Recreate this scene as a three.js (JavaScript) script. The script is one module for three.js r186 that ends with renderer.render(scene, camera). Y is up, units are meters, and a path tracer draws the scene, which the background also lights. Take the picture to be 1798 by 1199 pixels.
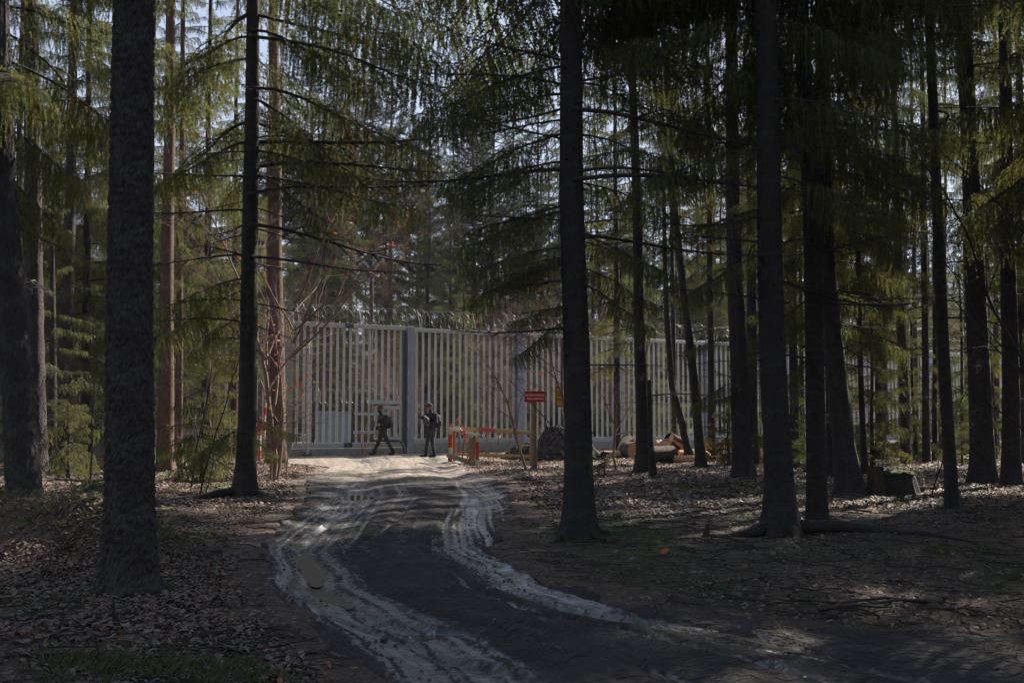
import * as THREE from 'three';
import { mergeGeometries } from 'three/addons/utils/BufferGeometryUtils.js';
import { MarchingCubes } from 'three/addons/objects/MarchingCubes.js';

// ---------------------------------------------------------------- camera, sky, sun, exposure
const scene = new THREE.Scene();
const F = 1900, EYE = 1.6, TILT = Math.atan((741 - 599.5) / F);
const camera = new THREE.PerspectiveCamera(2 * Math.atan(599.5 / F) * 180 / Math.PI, 1798 / 1199, 0.1, 900);
camera.position.set(0, EYE, 0);
camera.rotation.x = TILT;
const SUN = new THREE.Vector3(0.68, 0.78, -0.74).normalize();
const sun = new THREE.DirectionalLight(new THREE.Color(1, 0.93, 0.82), 5);
sun.position.copy(SUN).multiplyScalar(120); sun.target.position.set(0, 0, -30);
sun.position.add(sun.target.position);
sun.castShadow = true; sun.shadow.radius = 1;
Object.assign(sun.shadow.camera, { left: -60, right: 60, top: 60, bottom: -60, near: 1, far: 300 });
sun.shadow.mapSize.set(4096, 4096);
scene.add(sun, sun.target);
const SKY = 0.39;
{
  const W = 256, H = 128, d = new Float32Array(W * H * 4);
  for (let j = 0; j < H; j++) for (let i = 0; i < W; i++) {
    const e = ((j + 0.5) / H - 0.5) * Math.PI, y = Math.max(0, Math.sin(e)), a = ((i + 0.5) / W - 0.5) * 2 * Math.PI;
    const c = Math.cos(e) * Math.cos(a) * SUN.x + Math.sin(e) * SUN.y + Math.cos(e) * Math.sin(a) * SUN.z;
    const k = Math.pow(1 - y, 2.2), g = 0.25 * Math.pow(Math.max(0, c), 4), o = (j * W + i) * 4;
    d[o] = SKY * (0.36 + 0.44 * k + g); d[o + 1] = SKY * (0.50 + 0.38 * k + g * 0.95); d[o + 2] = SKY * (0.80 + 0.22 * k + g * 0.85); d[o + 3] = 1;
  }
  const t = new THREE.DataTexture(d, W, H, THREE.RGBAFormat, THREE.FloatType);
  t.mapping = THREE.EquirectangularReflectionMapping; t.magFilter = THREE.LinearFilter; t.needsUpdate = true;
  scene.background = t; scene.environment = t;
}
const renderer = new THREE.WebGLRenderer({ antialias: true });
renderer.toneMapping = THREE.LinearToneMapping;
renderer.toneMappingExposure = 2.5;
renderer.shadowMap.enabled = true;
scene.fog = new THREE.FogExp2(new THREE.Color(0.80, 0.88, 1.0), 0.0003);

// ---------------------------------------------------------------- helpers
const PI = Math.PI, V = (x, y, z) => new THREE.Vector3(x, y, z);
function rng(seed) { let a = (seed * 2654435761) >>> 0; return () => { a = (a + 0x6d2b79f5) | 0; let t = Math.imul(a ^ (a >>> 15), 1 | a); t = (t + Math.imul(t ^ (t >>> 7), 61 | t)) ^ t; return ((t ^ (t >>> 14)) >>> 0) / 4294967296; }; }
const R = (r, a, b) => a + (b - a) * r();
const lerp = (a, b, t) => a + (b - a) * t, clamp = (x, a = 0, b = 1) => Math.min(b, Math.max(a, x));
const sstep = (a, b, x) => { const t = clamp((x - a) / (b - a)); return t * t * (3 - 2 * t); };
const hash = (x, y, z = 0) => { let h = Math.imul(x | 0, 374761393) ^ Math.imul(y | 0, 668265263) ^ Math.imul(z | 0, 1440670441); h = Math.imul(h ^ (h >>> 13), 1274126177); return ((h ^ (h >>> 16)) >>> 0) / 4294967296; };
function n2(x, y, s = 0, px = 0, py = 0) { // value noise 0..1, with optional period
  const ix = Math.floor(x), iy = Math.floor(y), fx = x - ix, fy = y - iy, u = fx * fx * (3 - 2 * fx), v = fy * fy * (3 - 2 * fy);
  const m = (a, p) => (p ? ((a % p) + p) % p : a), x0 = m(ix, px), x1 = m(ix + 1, px), y0 = m(iy, py), y1 = m(iy + 1, py);
  return lerp(lerp(hash(x0, y0, s), hash(x1, y0, s), u), lerp(hash(x0, y1, s), hash(x1, y1, s), u), v);
}
function fbm(x, y, oct = 4, s = 0, px = 0, py = 0) { let a = 0.5, f = 0, t = 0; for (let i = 0; i < oct; i++) { f += a * n2(x, y, s + i, px, py); t += a; a *= 0.5; x *= 2; y *= 2; px *= 2; py *= 2; } return f / t; }
const used = new Map();
function numbered(n) { const k = used.get(n) || 0; used.set(n, k + 1); return k ? n + '_' + String(k).padStart(3, '0') : n; }
function tag(o, label, category, group, kind) { if (label) o.userData.label = label; if (category) o.userData.category = category; if (group) o.userData.group = group; if (kind) o.userData.kind = kind; return o; }
function thing(name, label, category, pos, turn = 0, group) {
  const o = new THREE.Group(); o.name = numbered(name); o.position.copy(pos); o.rotation.y = turn; scene.add(o); return tag(o, label, category, group);
}
function mesh(name, geo, mat, parent) { const m = new THREE.Mesh(geo, mat); m.name = parent ? name : numbered(name); m.castShadow = m.receiveShadow = true; (parent || scene).add(m); return m; }
class MB { // mesh builder
  constructor() { this.p = []; this.n = []; this.u = []; this.c = []; this.i = []; this.hasC = false; }
  v(p, n, u = 0, w = 0, c) { this.p.push(p.x, p.y, p.z); this.n.push(n.x, n.y, n.z); this.u.push(u, w); if (c) { this.hasC = true; this.c.push(c[0], c[1], c[2]); } return this.p.length / 3 - 1; }
  tri(a, b, c) { this.i.push(a, b, c); }
  flat(a, b, c, col) { const n = V().subVectors(b, a).cross(V().subVectors(c, a)).normalize(); this.tri(this.v(a, n, 0, 0, col), this.v(b, n, 1, 0, col), this.v(c, n, .5, 1, col)); }
  tube(pts, rad, sides = 6, vs = 1, us = 1, cap = true) { // pts Vector3[], rad(i) -> radius
    const N = pts.length; let ref = V(0.31, 0.2, 0.93).normalize(), rows = [], len = 0;
    for (let i = 0; i < N; i++) {
      const t = V().subVectors(pts[Math.min(N - 1, i + 1)], pts[Math.max(0, i - 1)]).normalize();
      let a = ref.clone().addScaledVector(t, -ref.dot(t)); if (a.lengthSq() < 1e-6) a = V(1, 0, 0).addScaledVector(t, -t.x); a.normalize(); ref = a; const b = V().crossVectors(t, a);
      if (i) len += pts[i].distanceTo(pts[i - 1]);
      const r = typeof rad === 'function' ? rad(i / (N - 1), i) : rad, row = [];
      for (let k = 0; k <= sides; k++) { const th = k / sides * Math.PI * 2, n = a.clone().multiplyScalar(Math.cos(th)).addScaledVector(b, Math.sin(th)); row.push(this.v(pts[i].clone().addScaledVector(n, r), n, k / sides * us, len * vs)); }
      rows.push(row);
    }
    for (let i = 0; i + 1 < N; i++) for (let k = 0; k < sides; k++) { const a = rows[i][k], b = rows[i][k + 1], c = rows[i + 1][k], d = rows[i + 1][k + 1]; this.tri(a, b, c); this.tri(b, d, c); }
    if (cap) for (const e of [0, N - 1]) { const t = V().subVectors(pts[e ? N - 1 : 0], pts[e ? N - 2 : 1]).normalize(), o = this.v(pts[e], t, .5, .5), rr = rows[e].map((q) => this.v(V(this.p[q * 3], this.p[q * 3 + 1], this.p[q * 3 + 2]), t, this.u[q * 2], this.u[q * 2 + 1])); for (let k = 0; k < sides; k++) e ? this.tri(o, rr[k], rr[k + 1]) : this.tri(o, rr[k + 1], rr[k]); }
    return this;
  }
  geo() {
    const g = new THREE.BufferGeometry(); g.setAttribute('position', new THREE.Float32BufferAttribute(this.p, 3)); g.setAttribute('normal', new THREE.Float32BufferAttribute(this.n, 3)); g.setAttribute('uv', new THREE.Float32BufferAttribute(this.u, 2));
    if (this.hasC) g.setAttribute('color', new THREE.Float32BufferAttribute(this.c, 3)); g.setIndex(this.i); return g;
  }
}
function box(w, h, d, x = 0, y = 0, z = 0, bev = 0.006) { // chamfered box, centre at x,y,z
  bev = Math.min(bev, w * .3, h * .3, d * .3);
  const s = new THREE.Shape(), a = w / 2 - bev, b = h / 2 - bev; s.moveTo(-a, -b); s.lineTo(a, -b); s.lineTo(a, b); s.lineTo(-a, b); s.closePath();
  const g = new THREE.ExtrudeGeometry(s, { depth: d - 2 * bev, bevelEnabled: true, bevelThickness: bev, bevelSize: bev, bevelSegments: 1 }); g.translate(x, y, z - d / 2 + bev); return g;
}
function bar(a, b, w, d) { // square bar between two points
  const L = a.distanceTo(b), g = box(w, L, d), q = new THREE.Quaternion().setFromUnitVectors(V(0, 1, 0), V().subVectors(b, a).normalize());
  g.applyQuaternion(q); const m = a.clone().lerp(b, .5); g.translate(m.x, m.y, m.z); return g;
}
const merge = (l) => mergeGeometries(l.map((g) => (g.index ? g.toNonIndexed() : g)));
const ray = (px, py) => { const dx = (px - 899) / F, dy = (599.5 - py) / F, c = Math.cos(TILT), s = Math.sin(TILT); return V(dx, dy * c + s, dy * s - c); };
const at = (px, py, d) => { const r = ray(px, py), k = d / -r.z; return V(r.x * k, EYE + r.y * k, -d); };

// ---------------------------------------------------------------- lie of the land
const gBase = (z) => 0.009 * clamp(-z, 0, 43);
function table(t, d) { if (d <= t[0][0]) return t[0][1]; for (let i = 1; i < t.length; i++) if (d <= t[i][0]) { const a = t[i - 1], b = t[i], u = (d - a[0]) / (b[0] - a[0]); return lerp(a[1], b[1], u * u * (3 - 2 * u) * .5 + u * .5); } return t[t.length - 1][1]; }
const LEFT = [[1, 0], [4, -.3], [6.4, -.85], [7.3, -1.15], [8.5, -1.65], [10.6, -2.45], [13.4, -3.2], [17, -3.6], [20.8, -4.0], [25, -4.8], [29, -5.2], [32, -5.6], [36, -8.0], [40, -9.6], [46, -11]];
const RIGHT = [[1, 14], [7.1, 14], [7.5, 9], [7.9, 4.2], [8.4, 2.1], [9.3, 1.05], [10.6, .42], [13.5, -.15], [17, -.05], [20, 0], [24, 0], [27, -.4], [30, -1.2], [36, -1.6], [46, -1.8]];
const LANE_L = [[2, .6], [4, .25], [6.4, -.1], [7.1, -.3], [7.9, -.6], [9, -1.2], [10.6, -1.86], [13.4, -2.55], [17.3, -2.8], [21, -3.0], [25, -3.5], [32, -4.2], [42, -6]];
const LANE_R = [[2, 4.5], [6.5, 3.4], [7.9, 1.9], [9.05, .62], [10.6, -.06], [13.4, -.75], [17.3, -.5], [22, -.5], [25, -.9], [30, -1.9], [42, -3.2]];
const roadEdge = (x, z) => { const d = -z; return Math.min(x - table(LEFT, d), table(RIGHT, d) - x) + (fbm(x * 1.3, z * 1.3, 3, 40) - .5) * .5; }; // >0 on the road
const PUDDLES = [[-3.25, -21.7, .62, .85, .3], [-2.98, -19.0, .42, .5, .2], [-2.2, -11.9, .15, 1.1, .25], [-1.72, -10.1, .12, .6, .42], [-3.55, -24.4, .5, .5, .1], [-.55, -8.3, .32, .1, 0]];
const pudK = (x, z) => { let k = 0; for (const [a, b, rx, rz, t] of PUDDLES) { const X = x - a, Z = z - b, c = Math.cos(t), s = Math.sin(t), q = Math.hypot((X * c - Z * s) / rx, (X * s + Z * c) / rz); k = Math.max(k, 1 - sstep(.55, 1.25, q)); } return k; };
function roadH(x, z) {
  const d = -z, a = x - table(LANE_L, d), b = x - table(LANE_R, d), c = x - .5 * (table(LANE_L, d) + table(LANE_R, d)), e = roadEdge(x, z);
  let h = gBase(z) - .03 - .05 * Math.exp(-a * a / .16) - .045 * Math.exp(-b * b / .1) + .02 * Math.exp(-c * c / .2);
  const wav = .35 * Math.sin(z * .35) + .2 * Math.sin(z * .8 + 1);
  const nr = 1 - .75 * sstep(13, 22, d);
  h += nr * .05 * (fbm((c + wav * .4) * 3.2, z * .22, 3, 3) - .5) + nr * .045 * (fbm(a * 9 + wav, z * .4, 3, 7) - .5) + .022 * (.4 + .6 * nr) * (fbm(x * .8, z * .8, 3, 11) - .5) + .016 * nr * (fbm(x * 9, z * 7, 2, 15) - .5);
  h += .05 * sstep(.55, .1, e) * fbm(x * 2.2, z * 2.2, 3, 19) + .03 * sstep(.8, .2, e) * (fbm(x * 3, z * 3, 3, 23) - .5);
  for (let i = 0; i < 9; i++) { const q = c - (-1.15 + i * .29 + .16 * Math.sin(z * .24 + i * 2.1) + .05 * Math.sin(z * .9 + i)), k = .35 + .65 * n2(i * 7, z * .12 + i, 50); h += nr * k * (.022 * Math.exp(-((q - .11) ** 2) / .003) + .02 * Math.exp(-((q + .11) ** 2) / .003) - .032 * Math.exp(-q * q / .008)); }
  const p = pudK(x, z); h = lerp(h, gBase(z) - .12, p);
  return h;
}
const MOUND = [[-4.55, -12.3, 1.25, .8, .62], [-6.2, -13.2, 1.5, 1.0, .5], [-10, -22, 2.5, 2, .25], [6.5, -13.6, 2.2, .8, .16], [9.5, -16, 3, 1.2, .18], [-5.6, -30.6, 1.2, 1.4, .22], [-3.2, -7.2, 1.3, 1.2, .10]];
function groundH(x, z) {
  let h = gBase(z) + .16 * (fbm(x * .25, z * .25, 3, 21) - .45) + .09 * (fbm(x * 1.1, z * 1.1, 4, 25) - .5) + .04 * (fbm(x * 5, z * 5, 2, 29) - .5);
  for (const [a, b, rx, rz, k] of MOUND) h += k * Math.exp(-((x - a) ** 2 / rx ** 2 + (z - b) ** 2 / rz ** 2)) * (.75 + .5 * n2(x * 3, z * 3, 31));
  const e = roadEdge(x, z); if (-z < 44) { const far = sstep(-1.6, -.1, e); h = lerp(h, gBase(z) - .02, far); if (e > 0) h = lerp(h, roadH(x, z) - .09, sstep(0, .3, e)); }
  return h;
}
const surf = (x, z) => (roadEdge(x, z) > .1 && -z < 44 ? Math.max(roadH(x, z), groundH(x, z)) : groundH(x, z));
function onGround(px, py) { const r = ray(px, py); let k = 3; for (let i = 0; i < 6000; i++) { const x = r.x * k, y = EYE + r.y * k, z = r.z * k; if (y < gBase(z)) break; k += .01; } return V(r.x * k, gBase(r.z * k), r.z * k); }

// ---------------------------------------------------------------- textures
function tex(w, h, fn, srgb) { const d = new Uint8Array(w * h * 4); for (let y = 0; y < h; y++) for (let x = 0; x < w; x++) { const c = fn(x / w, y / h, x, y), o = (y * w + x) * 4; if (c.length) { d[o] = c[0] * 255; d[o + 1] = c[1] * 255; d[o + 2] = c[2] * 255; } else d[o] = d[o + 1] = d[o + 2] = c * 255; d[o + 3] = c[3] === undefined ? 255 : c[3] * 255; } const t = new THREE.DataTexture(d, w, h, THREE.RGBAFormat); t.wrapS = t.wrapT = THREE.RepeatWrapping; t.magFilter = THREE.LinearFilter; if (srgb) t.colorSpace = THREE.SRGBColorSpace; t.needsUpdate = true; return t; }
const enc = (c) => Math.pow(clamp(c), 1 / 2.2);
function worley(gx, gy, seed, jit = .9) { // periodic cells: [F1, F2, id]
  return (u, v) => { const x = u * gx, y = v * gy, ix = Math.floor(x), iy = Math.floor(y); let f1 = 9, f2 = 9, id = 0; for (let j = -1; j < 2; j++) for (let i = -1; i < 2; i++) { const cx = ((ix + i) % gx + gx) % gx, cy = ((iy + j) % gy + gy) % gy, dx = ix + i + .5 + jit * (hash(cx, cy, seed) - .5) - x, dy = iy + j + .5 + jit * (hash(cx, cy, seed + 1) - .5) - y, d = Math.hypot(dx, dy); if (d < f1) { f2 = f1; f1 = d; id = cx * 131 + cy; } else if (d < f2) f2 = d; } return [f1, f2, id]; };
}
function bark(seed, gx, gy, edge, cols, fine) {
  const N = 512, H = new Float32Array(N * N), w = worley(gx, gy, seed), w2 = worley(gx * 2, gy * 2, seed + 9);
  const cell = new Int32Array(N * N);
  for (let y = 0; y < N; y++) for (let x = 0; x < N; x++) {
    const u = x / N, v = y / N, du = .6 / gx * (fbm(u * 14, v * 9, 4, seed, 14, 9) - .5) * 2.6, dv = .6 / gy * (fbm(u * 12, v * 8, 4, seed + 5, 12, 8) - .5) * 2.6;
    const a = w((u + du + 1) % 1, (v + dv + 1) % 1), b = w2((u + du + 1) % 1, (v + dv + 1) % 1);
    cell[y * N + x] = a[2];
    H[y * N + x] = clamp(sstep(0, edge, a[1] - a[0]) * (.45 + .3 * hash(a[2], seed, 3)) + .18 * sstep(0, .2, b[1] - b[0]) + fine * fbm(u * 40, v * 30, 3, seed + 2, 40, 30));
  }
  const map = tex(N, N, (u, v, x, y) => { const c = cell[y * N + x], k = hash(c, seed, 6), m = fbm(u * 20, v * 16, 4, seed + 4, 20, 16), l = sstep(.58, .72, fbm(u * 5, v * 5, 4, seed + 8, 5, 5)); return [0, 1, 2].map((q) => enc(lerp(lerp(cols[0][q], cols[1][q], clamp(k * .6 + m * .6 - .1)), cols[2][q], l * .55))); }, true);
  return { H, map, bump: tex(N, N, (u, v, x, y) => H[y * N + x]), at: (u, v) => { const x = (((u % 1) + 1) % 1) * N, y = (((v % 1) + 1) % 1) * N, x0 = x | 0, y0 = y | 0, x1 = (x0 + 1) % N, y1 = (y0 + 1) % N; return lerp(lerp(H[y0 * N + x0], H[y0 * N + x1], x - x0), lerp(H[y1 * N + x0], H[y1 * N + x1], x - x0), y - y0); } };
}
const PINE = bark(3, 14, 8, .5, [[.030, .023, .021], [.060, .048, .045], [.058, .062, .05]], .22);
const SPRU = bark(13, 22, 15, .3, [[.026, .020, .017], [.048, .039, .033], [.048, .054, .04]], .3);
const std = (o) => new THREE.MeshStandardMaterial(o);
const M = {
  pine: std({ map: PINE.map, bumpMap: PINE.bump, bumpScale: .02, roughness: .95 }),
  pineNear: std({ map: PINE.map, bumpMap: PINE.bump, bumpScale: .008, roughness: .95 }),
  spruce: std({ map: SPRU.map, bumpMap: SPRU.bump, bumpScale: .010, roughness: .95 }),
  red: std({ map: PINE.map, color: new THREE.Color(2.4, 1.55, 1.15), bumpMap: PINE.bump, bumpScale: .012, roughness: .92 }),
  twig: std({ color: new THREE.Color(.045, .036, .03), roughness: .95 }),
  twigRed: std({ color: new THREE.Color(.22, .145, .11), roughness: .9 }),
  needle: new THREE.MeshPhysicalMaterial({ color: new THREE.Color(.045, .062, .022), roughness: 1, transmission: .55, thickness: 0, vertexColors: true, specularIntensity: .4 }),
  pneedle: new THREE.MeshPhysicalMaterial({ color: new THREE.Color(.05, .07, .03), roughness: 1, transmission: .35, thickness: 0, vertexColors: true, specularIntensity: .4 }),
  moss: std({ color: new THREE.Color(.05, .065, .02), roughness: 1 }),
};
M.needle.color.setRGB(.098, .12, .04); M.needle.transmission = .5;

// ---------------------------------------------------------------- ground sheet
{
  const N = 1024, cv = document.createElement('canvas'); cv.width = cv.height = N; const g = cv.getContext('2d'), r = rng(77);
  g.fillStyle = 'rgb(72,57,46)'; g.fillRect(0, 0, N, N);
  const wrap = (x, y, m, f) => { for (const ox of [-N, 0, N]) for (const oy of [-N, 0, N]) if (x + ox > -m && x + ox < N + m && y + oy > -m && y + oy < N + m) f(x + ox, y + oy); };
  for (let i = 0; i < 900; i++) { const x = r() * N, y = r() * N, s = R(r, 8, 40), k = R(r, -16, 16); g.fillStyle = `rgba(${72 + k},${57 + k},${45 + k},.5)`; wrap(x, y, 60, (a, b) => { g.beginPath(); g.ellipse(a, b, s, s * R(r, .4, 1), r() * 3, 0, 7); g.fill(); }); }
  for (let i = 0; i < 6000; i++) { const x = r() * N, y = r() * N, l = R(r, 4, 14), a = r() * 7, k = R(r, -30, 48); g.strokeStyle = `rgba(${84 + k},${64 + k * .9},${46 + k * .7},.8)`; g.lineWidth = R(r, 1, 2.2); wrap(x, y, 20, (p, q) => { g.beginPath(); g.moveTo(p, q); g.lineTo(p + Math.cos(a) * l, q + Math.sin(a) * l); g.stroke(); }); }
  for (let i = 0; i < 700; i++) { const x = r() * N, y = r() * N, s = R(r, 5, 13), k = R(r, 0, 50), rot = r() * 3; g.fillStyle = `rgba(${95 + k},${76 + k},${60 + k},.8)`; wrap(x, y, 30, (p, q) => { g.beginPath(); g.ellipse(p, q, s, s * .5, rot, 0, 7); g.fill(); }); }
  const map = new THREE.CanvasTexture(cv); map.wrapS = map.wrapT = THREE.RepeatWrapping; map.colorSpace = THREE.SRGBColorSpace;
  const bump = tex(512, 512, (u, v) => fbm(u * 24, v * 24, 5, 51, 24, 24));
  const gm = std({ map, bumpMap: bump, bumpScale: .05, roughness: .96, vertexColors: true });
  const axis = (fine0, fine1, step, lo, hi) => { const a = []; let x = fine0, s = step; while (x > lo) { s *= 1.13; x -= s; a.unshift(x); } for (x = fine0; x <= fine1; x += step) a.push(x); s = step; x = a[a.length - 1]; while (x < hi) { s *= 1.13; x += s; a.push(x); } return a; };
  const xs = axis(-13, 15, .1, -260, 260), zs = axis(-42, -3.5, .1, -420, 30);
  const p = new Float32Array(xs.length * zs.length * 3), c = new Float32Array(p.length), uv = new Float32Array(xs.length * zs.length * 2), idx = [];
  zs.forEach((z, j) => xs.forEach((x, i) => {
    const o = j * xs.length + i, far = Math.abs(x) > 60 || z < -120; p.set([x, far ? gBase(z) : groundH(x, z), z], o * 3); uv.set([x / 2.6, z / 2.6], o * 2);
    let mo = sstep(.5, .66, fbm(x * .55, z * .55, 4, 61)) * sstep(-.2, -1.2, roadEdge(x, z)); if (x > 2 && z > -20) mo = Math.max(mo * .4, .12 * sstep(.45, .6, fbm(x * 1.3, z * 1.3, 3, 63)));
    const farPale = .9 * sstep(-17, -23, z) * sstep(-.1, -.8, roadEdge(x, z)) * (.5 + .5 * fbm(x, z, 3, 70));  // ground colour turns paler farther back, away from the track
    const sand = sstep(-26, -33, z) * sstep(-2.5, 0, roadEdge(x, z)), v = .8 + .4 * fbm(x * .9, z * .9, 3, 66);
    c.set([lerp(lerp(1, .55, mo), 2.2, sand) * v * (1 + farPale * 1.5), lerp(lerp(1, 1.05, mo), 2.2, sand) * v * (1 + farPale * 1.3), lerp(lerp(1, .42, mo), 2.2, sand) * v * (1 + farPale * 1.1)], o * 3);
  }));
  for (let j = 0; j + 1 < zs.length; j++) for (let i = 0; i + 1 < xs.length; i++) { const a = j * xs.length + i, b = a + 1, d = a + xs.length, e = d + 1; idx.push(a, d, b, b, d, e); }
  const geo = new THREE.BufferGeometry(); geo.setAttribute('position', new THREE.BufferAttribute(p, 3)); geo.setAttribute('color', new THREE.BufferAttribute(c, 3)); geo.setAttribute('uv', new THREE.BufferAttribute(uv, 2)); geo.setIndex(idx); geo.computeVertexNormals();
  tag(mesh('ground', geo, gm), 'brown forest floor of soil, needles and moss', null, null, 'structure');
}

// ---------------------------------------------------------------- muddy track
{
  const rows = 1150, cols = 150, z0 = -2.2, z1 = -43.6, p = new Float32Array((rows + 1) * (cols + 1) * 3), uv = new Float32Array((rows + 1) * (cols + 1) * 2), uv1 = new Float32Array(uv.length), idx = [];
  const X0 = -10, X1 = 8;
  for (let j = 0; j <= rows; j++) { // rows are closer together near the camera
    const z = z0 + (z1 - z0) * Math.pow(j / rows, 1.35), L = table(LEFT, -z) - .5, Rr = table(RIGHT, -z) + .5, ll = table(LANE_L, -z);
    for (let i = 0; i <= cols; i++) { const q = i / cols, x = lerp(L, Rr, Math.pow(q, lerp(1, 1.6, sstep(3.5, 11, Rr - L)))), e = roadEdge(x, z), o = j * (cols + 1) + i; p.set([x, lerp(groundH(x, z) - .1, roadH(x, z), sstep(-.02, .12, e)), z], o * 3); uv.set([(x - X0) / (X1 - X0), (z - z0) / (z1 - z0)], o * 2); uv1.set([(x - ll) / 1.6, z / 1.6], o * 2); }
  }
  for (let j = 0; j < rows; j++) for (let i = 0; i < cols; i++) { const a = j * (cols + 1) + i, b = a + 1, d = a + cols + 1, e = d + 1; idx.push(a, b, d, b, e, d); }
  const geo = new THREE.BufferGeometry(); geo.setAttribute('position', new THREE.BufferAttribute(p, 3)); geo.setAttribute('uv', new THREE.BufferAttribute(uv, 2)); geo.setAttribute('uv1', new THREE.BufferAttribute(uv1, 2)); geo.setIndex(idx); geo.computeVertexNormals();
  // wet mud where the wheels run, drier sandy soil between and by the fence
  const wet = (x, z) => {
    const d = -z, a = x - table(LANE_L, d), b = x - table(LANE_R, d), wav = .3 * Math.sin(z * .35) + .2 * Math.sin(z * .8 + 1);
    const st = .4 * fbm(a * 6 + wav, z * .16, 3, 81) + .6 * fbm(a * 20 + wav * 2, z * .13, 3, 83), gr = .6 * fbm(x * 44, z * 22, 2, 84) + .4 * fbm(x * 16, z * 7, 2, 86), pt = fbm(x * .7, z * .5, 3, 88);
    const range = sstep(3, 6, d) * (1 - sstep(24, 28, d)) + .75 * sstep(35, 37, d) * (1 - sstep(39.5, 41, d)) * sstep(.4, .6, pt) + .35 * sstep(27, 30, d) * sstep(.5, .6, pt);
    let trk = 0; { const c = x - .5 * (table(LANE_L, d) + table(LANE_R, d)); for (let i = 0; i < 9; i++) { const q = c - (-1.15 + i * .29 + .16 * Math.sin(z * .24 + i * 2.1) + .05 * Math.sin(z * .9 + i)); trk = Math.max(trk, sstep(.3, .7, n2(i * 7, z * .12 + i, 50)) * Math.exp(-q * q / .006)); } }
    const band = Math.max(Math.exp(-Math.pow(Math.abs(a) / .62, 3)), Math.exp(-Math.pow(Math.abs(b) / .38, 3)) * sstep(7.5, 8.9, d)), mid = .42 * Math.exp(-Math.pow((a - .8) / .5, 2)) * sstep(6.5, 9, d);
    let w = Math.max(band, mid, .9 * trk * sstep(5, 7, d)) * range; w = sstep(.34, .80, w * .68 + 1.5 * (st - .49) + 1.0 * (gr - .52) + .2 * (pt - .5));
    return Math.max(w, pudK(x, z) * .9);
  };
  const N = 2048, W = new Float32Array(N * N), xw = (u) => X0 + u * (X1 - X0), zw = (v) => z0 + v * (z1 - z0);
  for (let y = 0; y < N; y++) { const z = zw((y + .5) / N), lo = table(LEFT, -z) - .5, hi = table(RIGHT, -z) + .5; for (let x = 0; x < N; x++) { const X = xw((x + .5) / N); W[y * N + x] = X < lo || X > hi ? 0 : wet(X, z); } }
  const map = tex(N, N, (u, v, x, y) => {
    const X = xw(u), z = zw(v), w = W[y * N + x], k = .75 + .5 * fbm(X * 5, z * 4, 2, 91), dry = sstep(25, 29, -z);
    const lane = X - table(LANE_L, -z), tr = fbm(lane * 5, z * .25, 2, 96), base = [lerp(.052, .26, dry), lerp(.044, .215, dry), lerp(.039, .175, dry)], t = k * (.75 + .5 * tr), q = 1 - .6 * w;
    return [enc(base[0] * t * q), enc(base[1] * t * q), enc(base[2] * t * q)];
  }, true);
  const film = tex(N, N, (u, v, x, y) => { const w = W[y * N + x]; return [w, w, w, .1 + .9 * w]; });
  const rough = tex(N, N, (u, v, x, y) => lerp(.9, .36, W[y * N + x]));
  const bump = tex(1024, 1024, (u, v) => { // lumps and tyre treads along the lanes
    const lump = fbm(u * 40, v * 32, 3, 101, 40, 32), chev = Math.abs(((v * 13 + Math.abs(((u * 4) % 1) - .5) * 1.2) % 1) - .5) * 2, band = sstep(.35, .6, fbm(u * 8, v * 2, 2, 105, 8, 2));
    return clamp(0.6 * lump + .55 * band * sstep(.3, .6, chev) * fbm(u * 20, v * 20, 2, 107, 20, 20) * 1.6);
  });
  bump.channel = 1;
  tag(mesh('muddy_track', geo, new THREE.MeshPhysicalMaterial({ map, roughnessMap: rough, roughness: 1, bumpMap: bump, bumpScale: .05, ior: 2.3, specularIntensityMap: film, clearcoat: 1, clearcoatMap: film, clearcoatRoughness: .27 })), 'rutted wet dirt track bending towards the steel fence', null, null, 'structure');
  const pm = std({ color: new THREE.Color(.05, .042, .028), roughness: .03, });
  const mud = std({ color: new THREE.Color(.085, .07, .042), roughness: .3 });
  const names = ['broad puddle in the far left rut that mirrors the fence', 'small puddle just nearer than the broad one', 'long brown puddle strip in the middle of the left rut', 'short brown puddle at the near end of the long strip', 'small sunlit puddle at the far end of the left rut', 'thin dark puddle in the left rut nearest the camera'];
  PUDDLES.forEach(([x, z, rx, rz, t], k) => { const g = new THREE.CircleGeometry(1.25, 40); g.rotateX(-Math.PI / 2); g.scale(rx, 1, rz); g.rotateY(t); const m = mesh('puddle', g, pm); m.position.set(x, gBase(z) - .095, z); if (k === 2 || k === 3) m.material = mud; tag(m, names[k], 'puddle', 'puddles in the track', 'structure'); });
}

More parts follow.
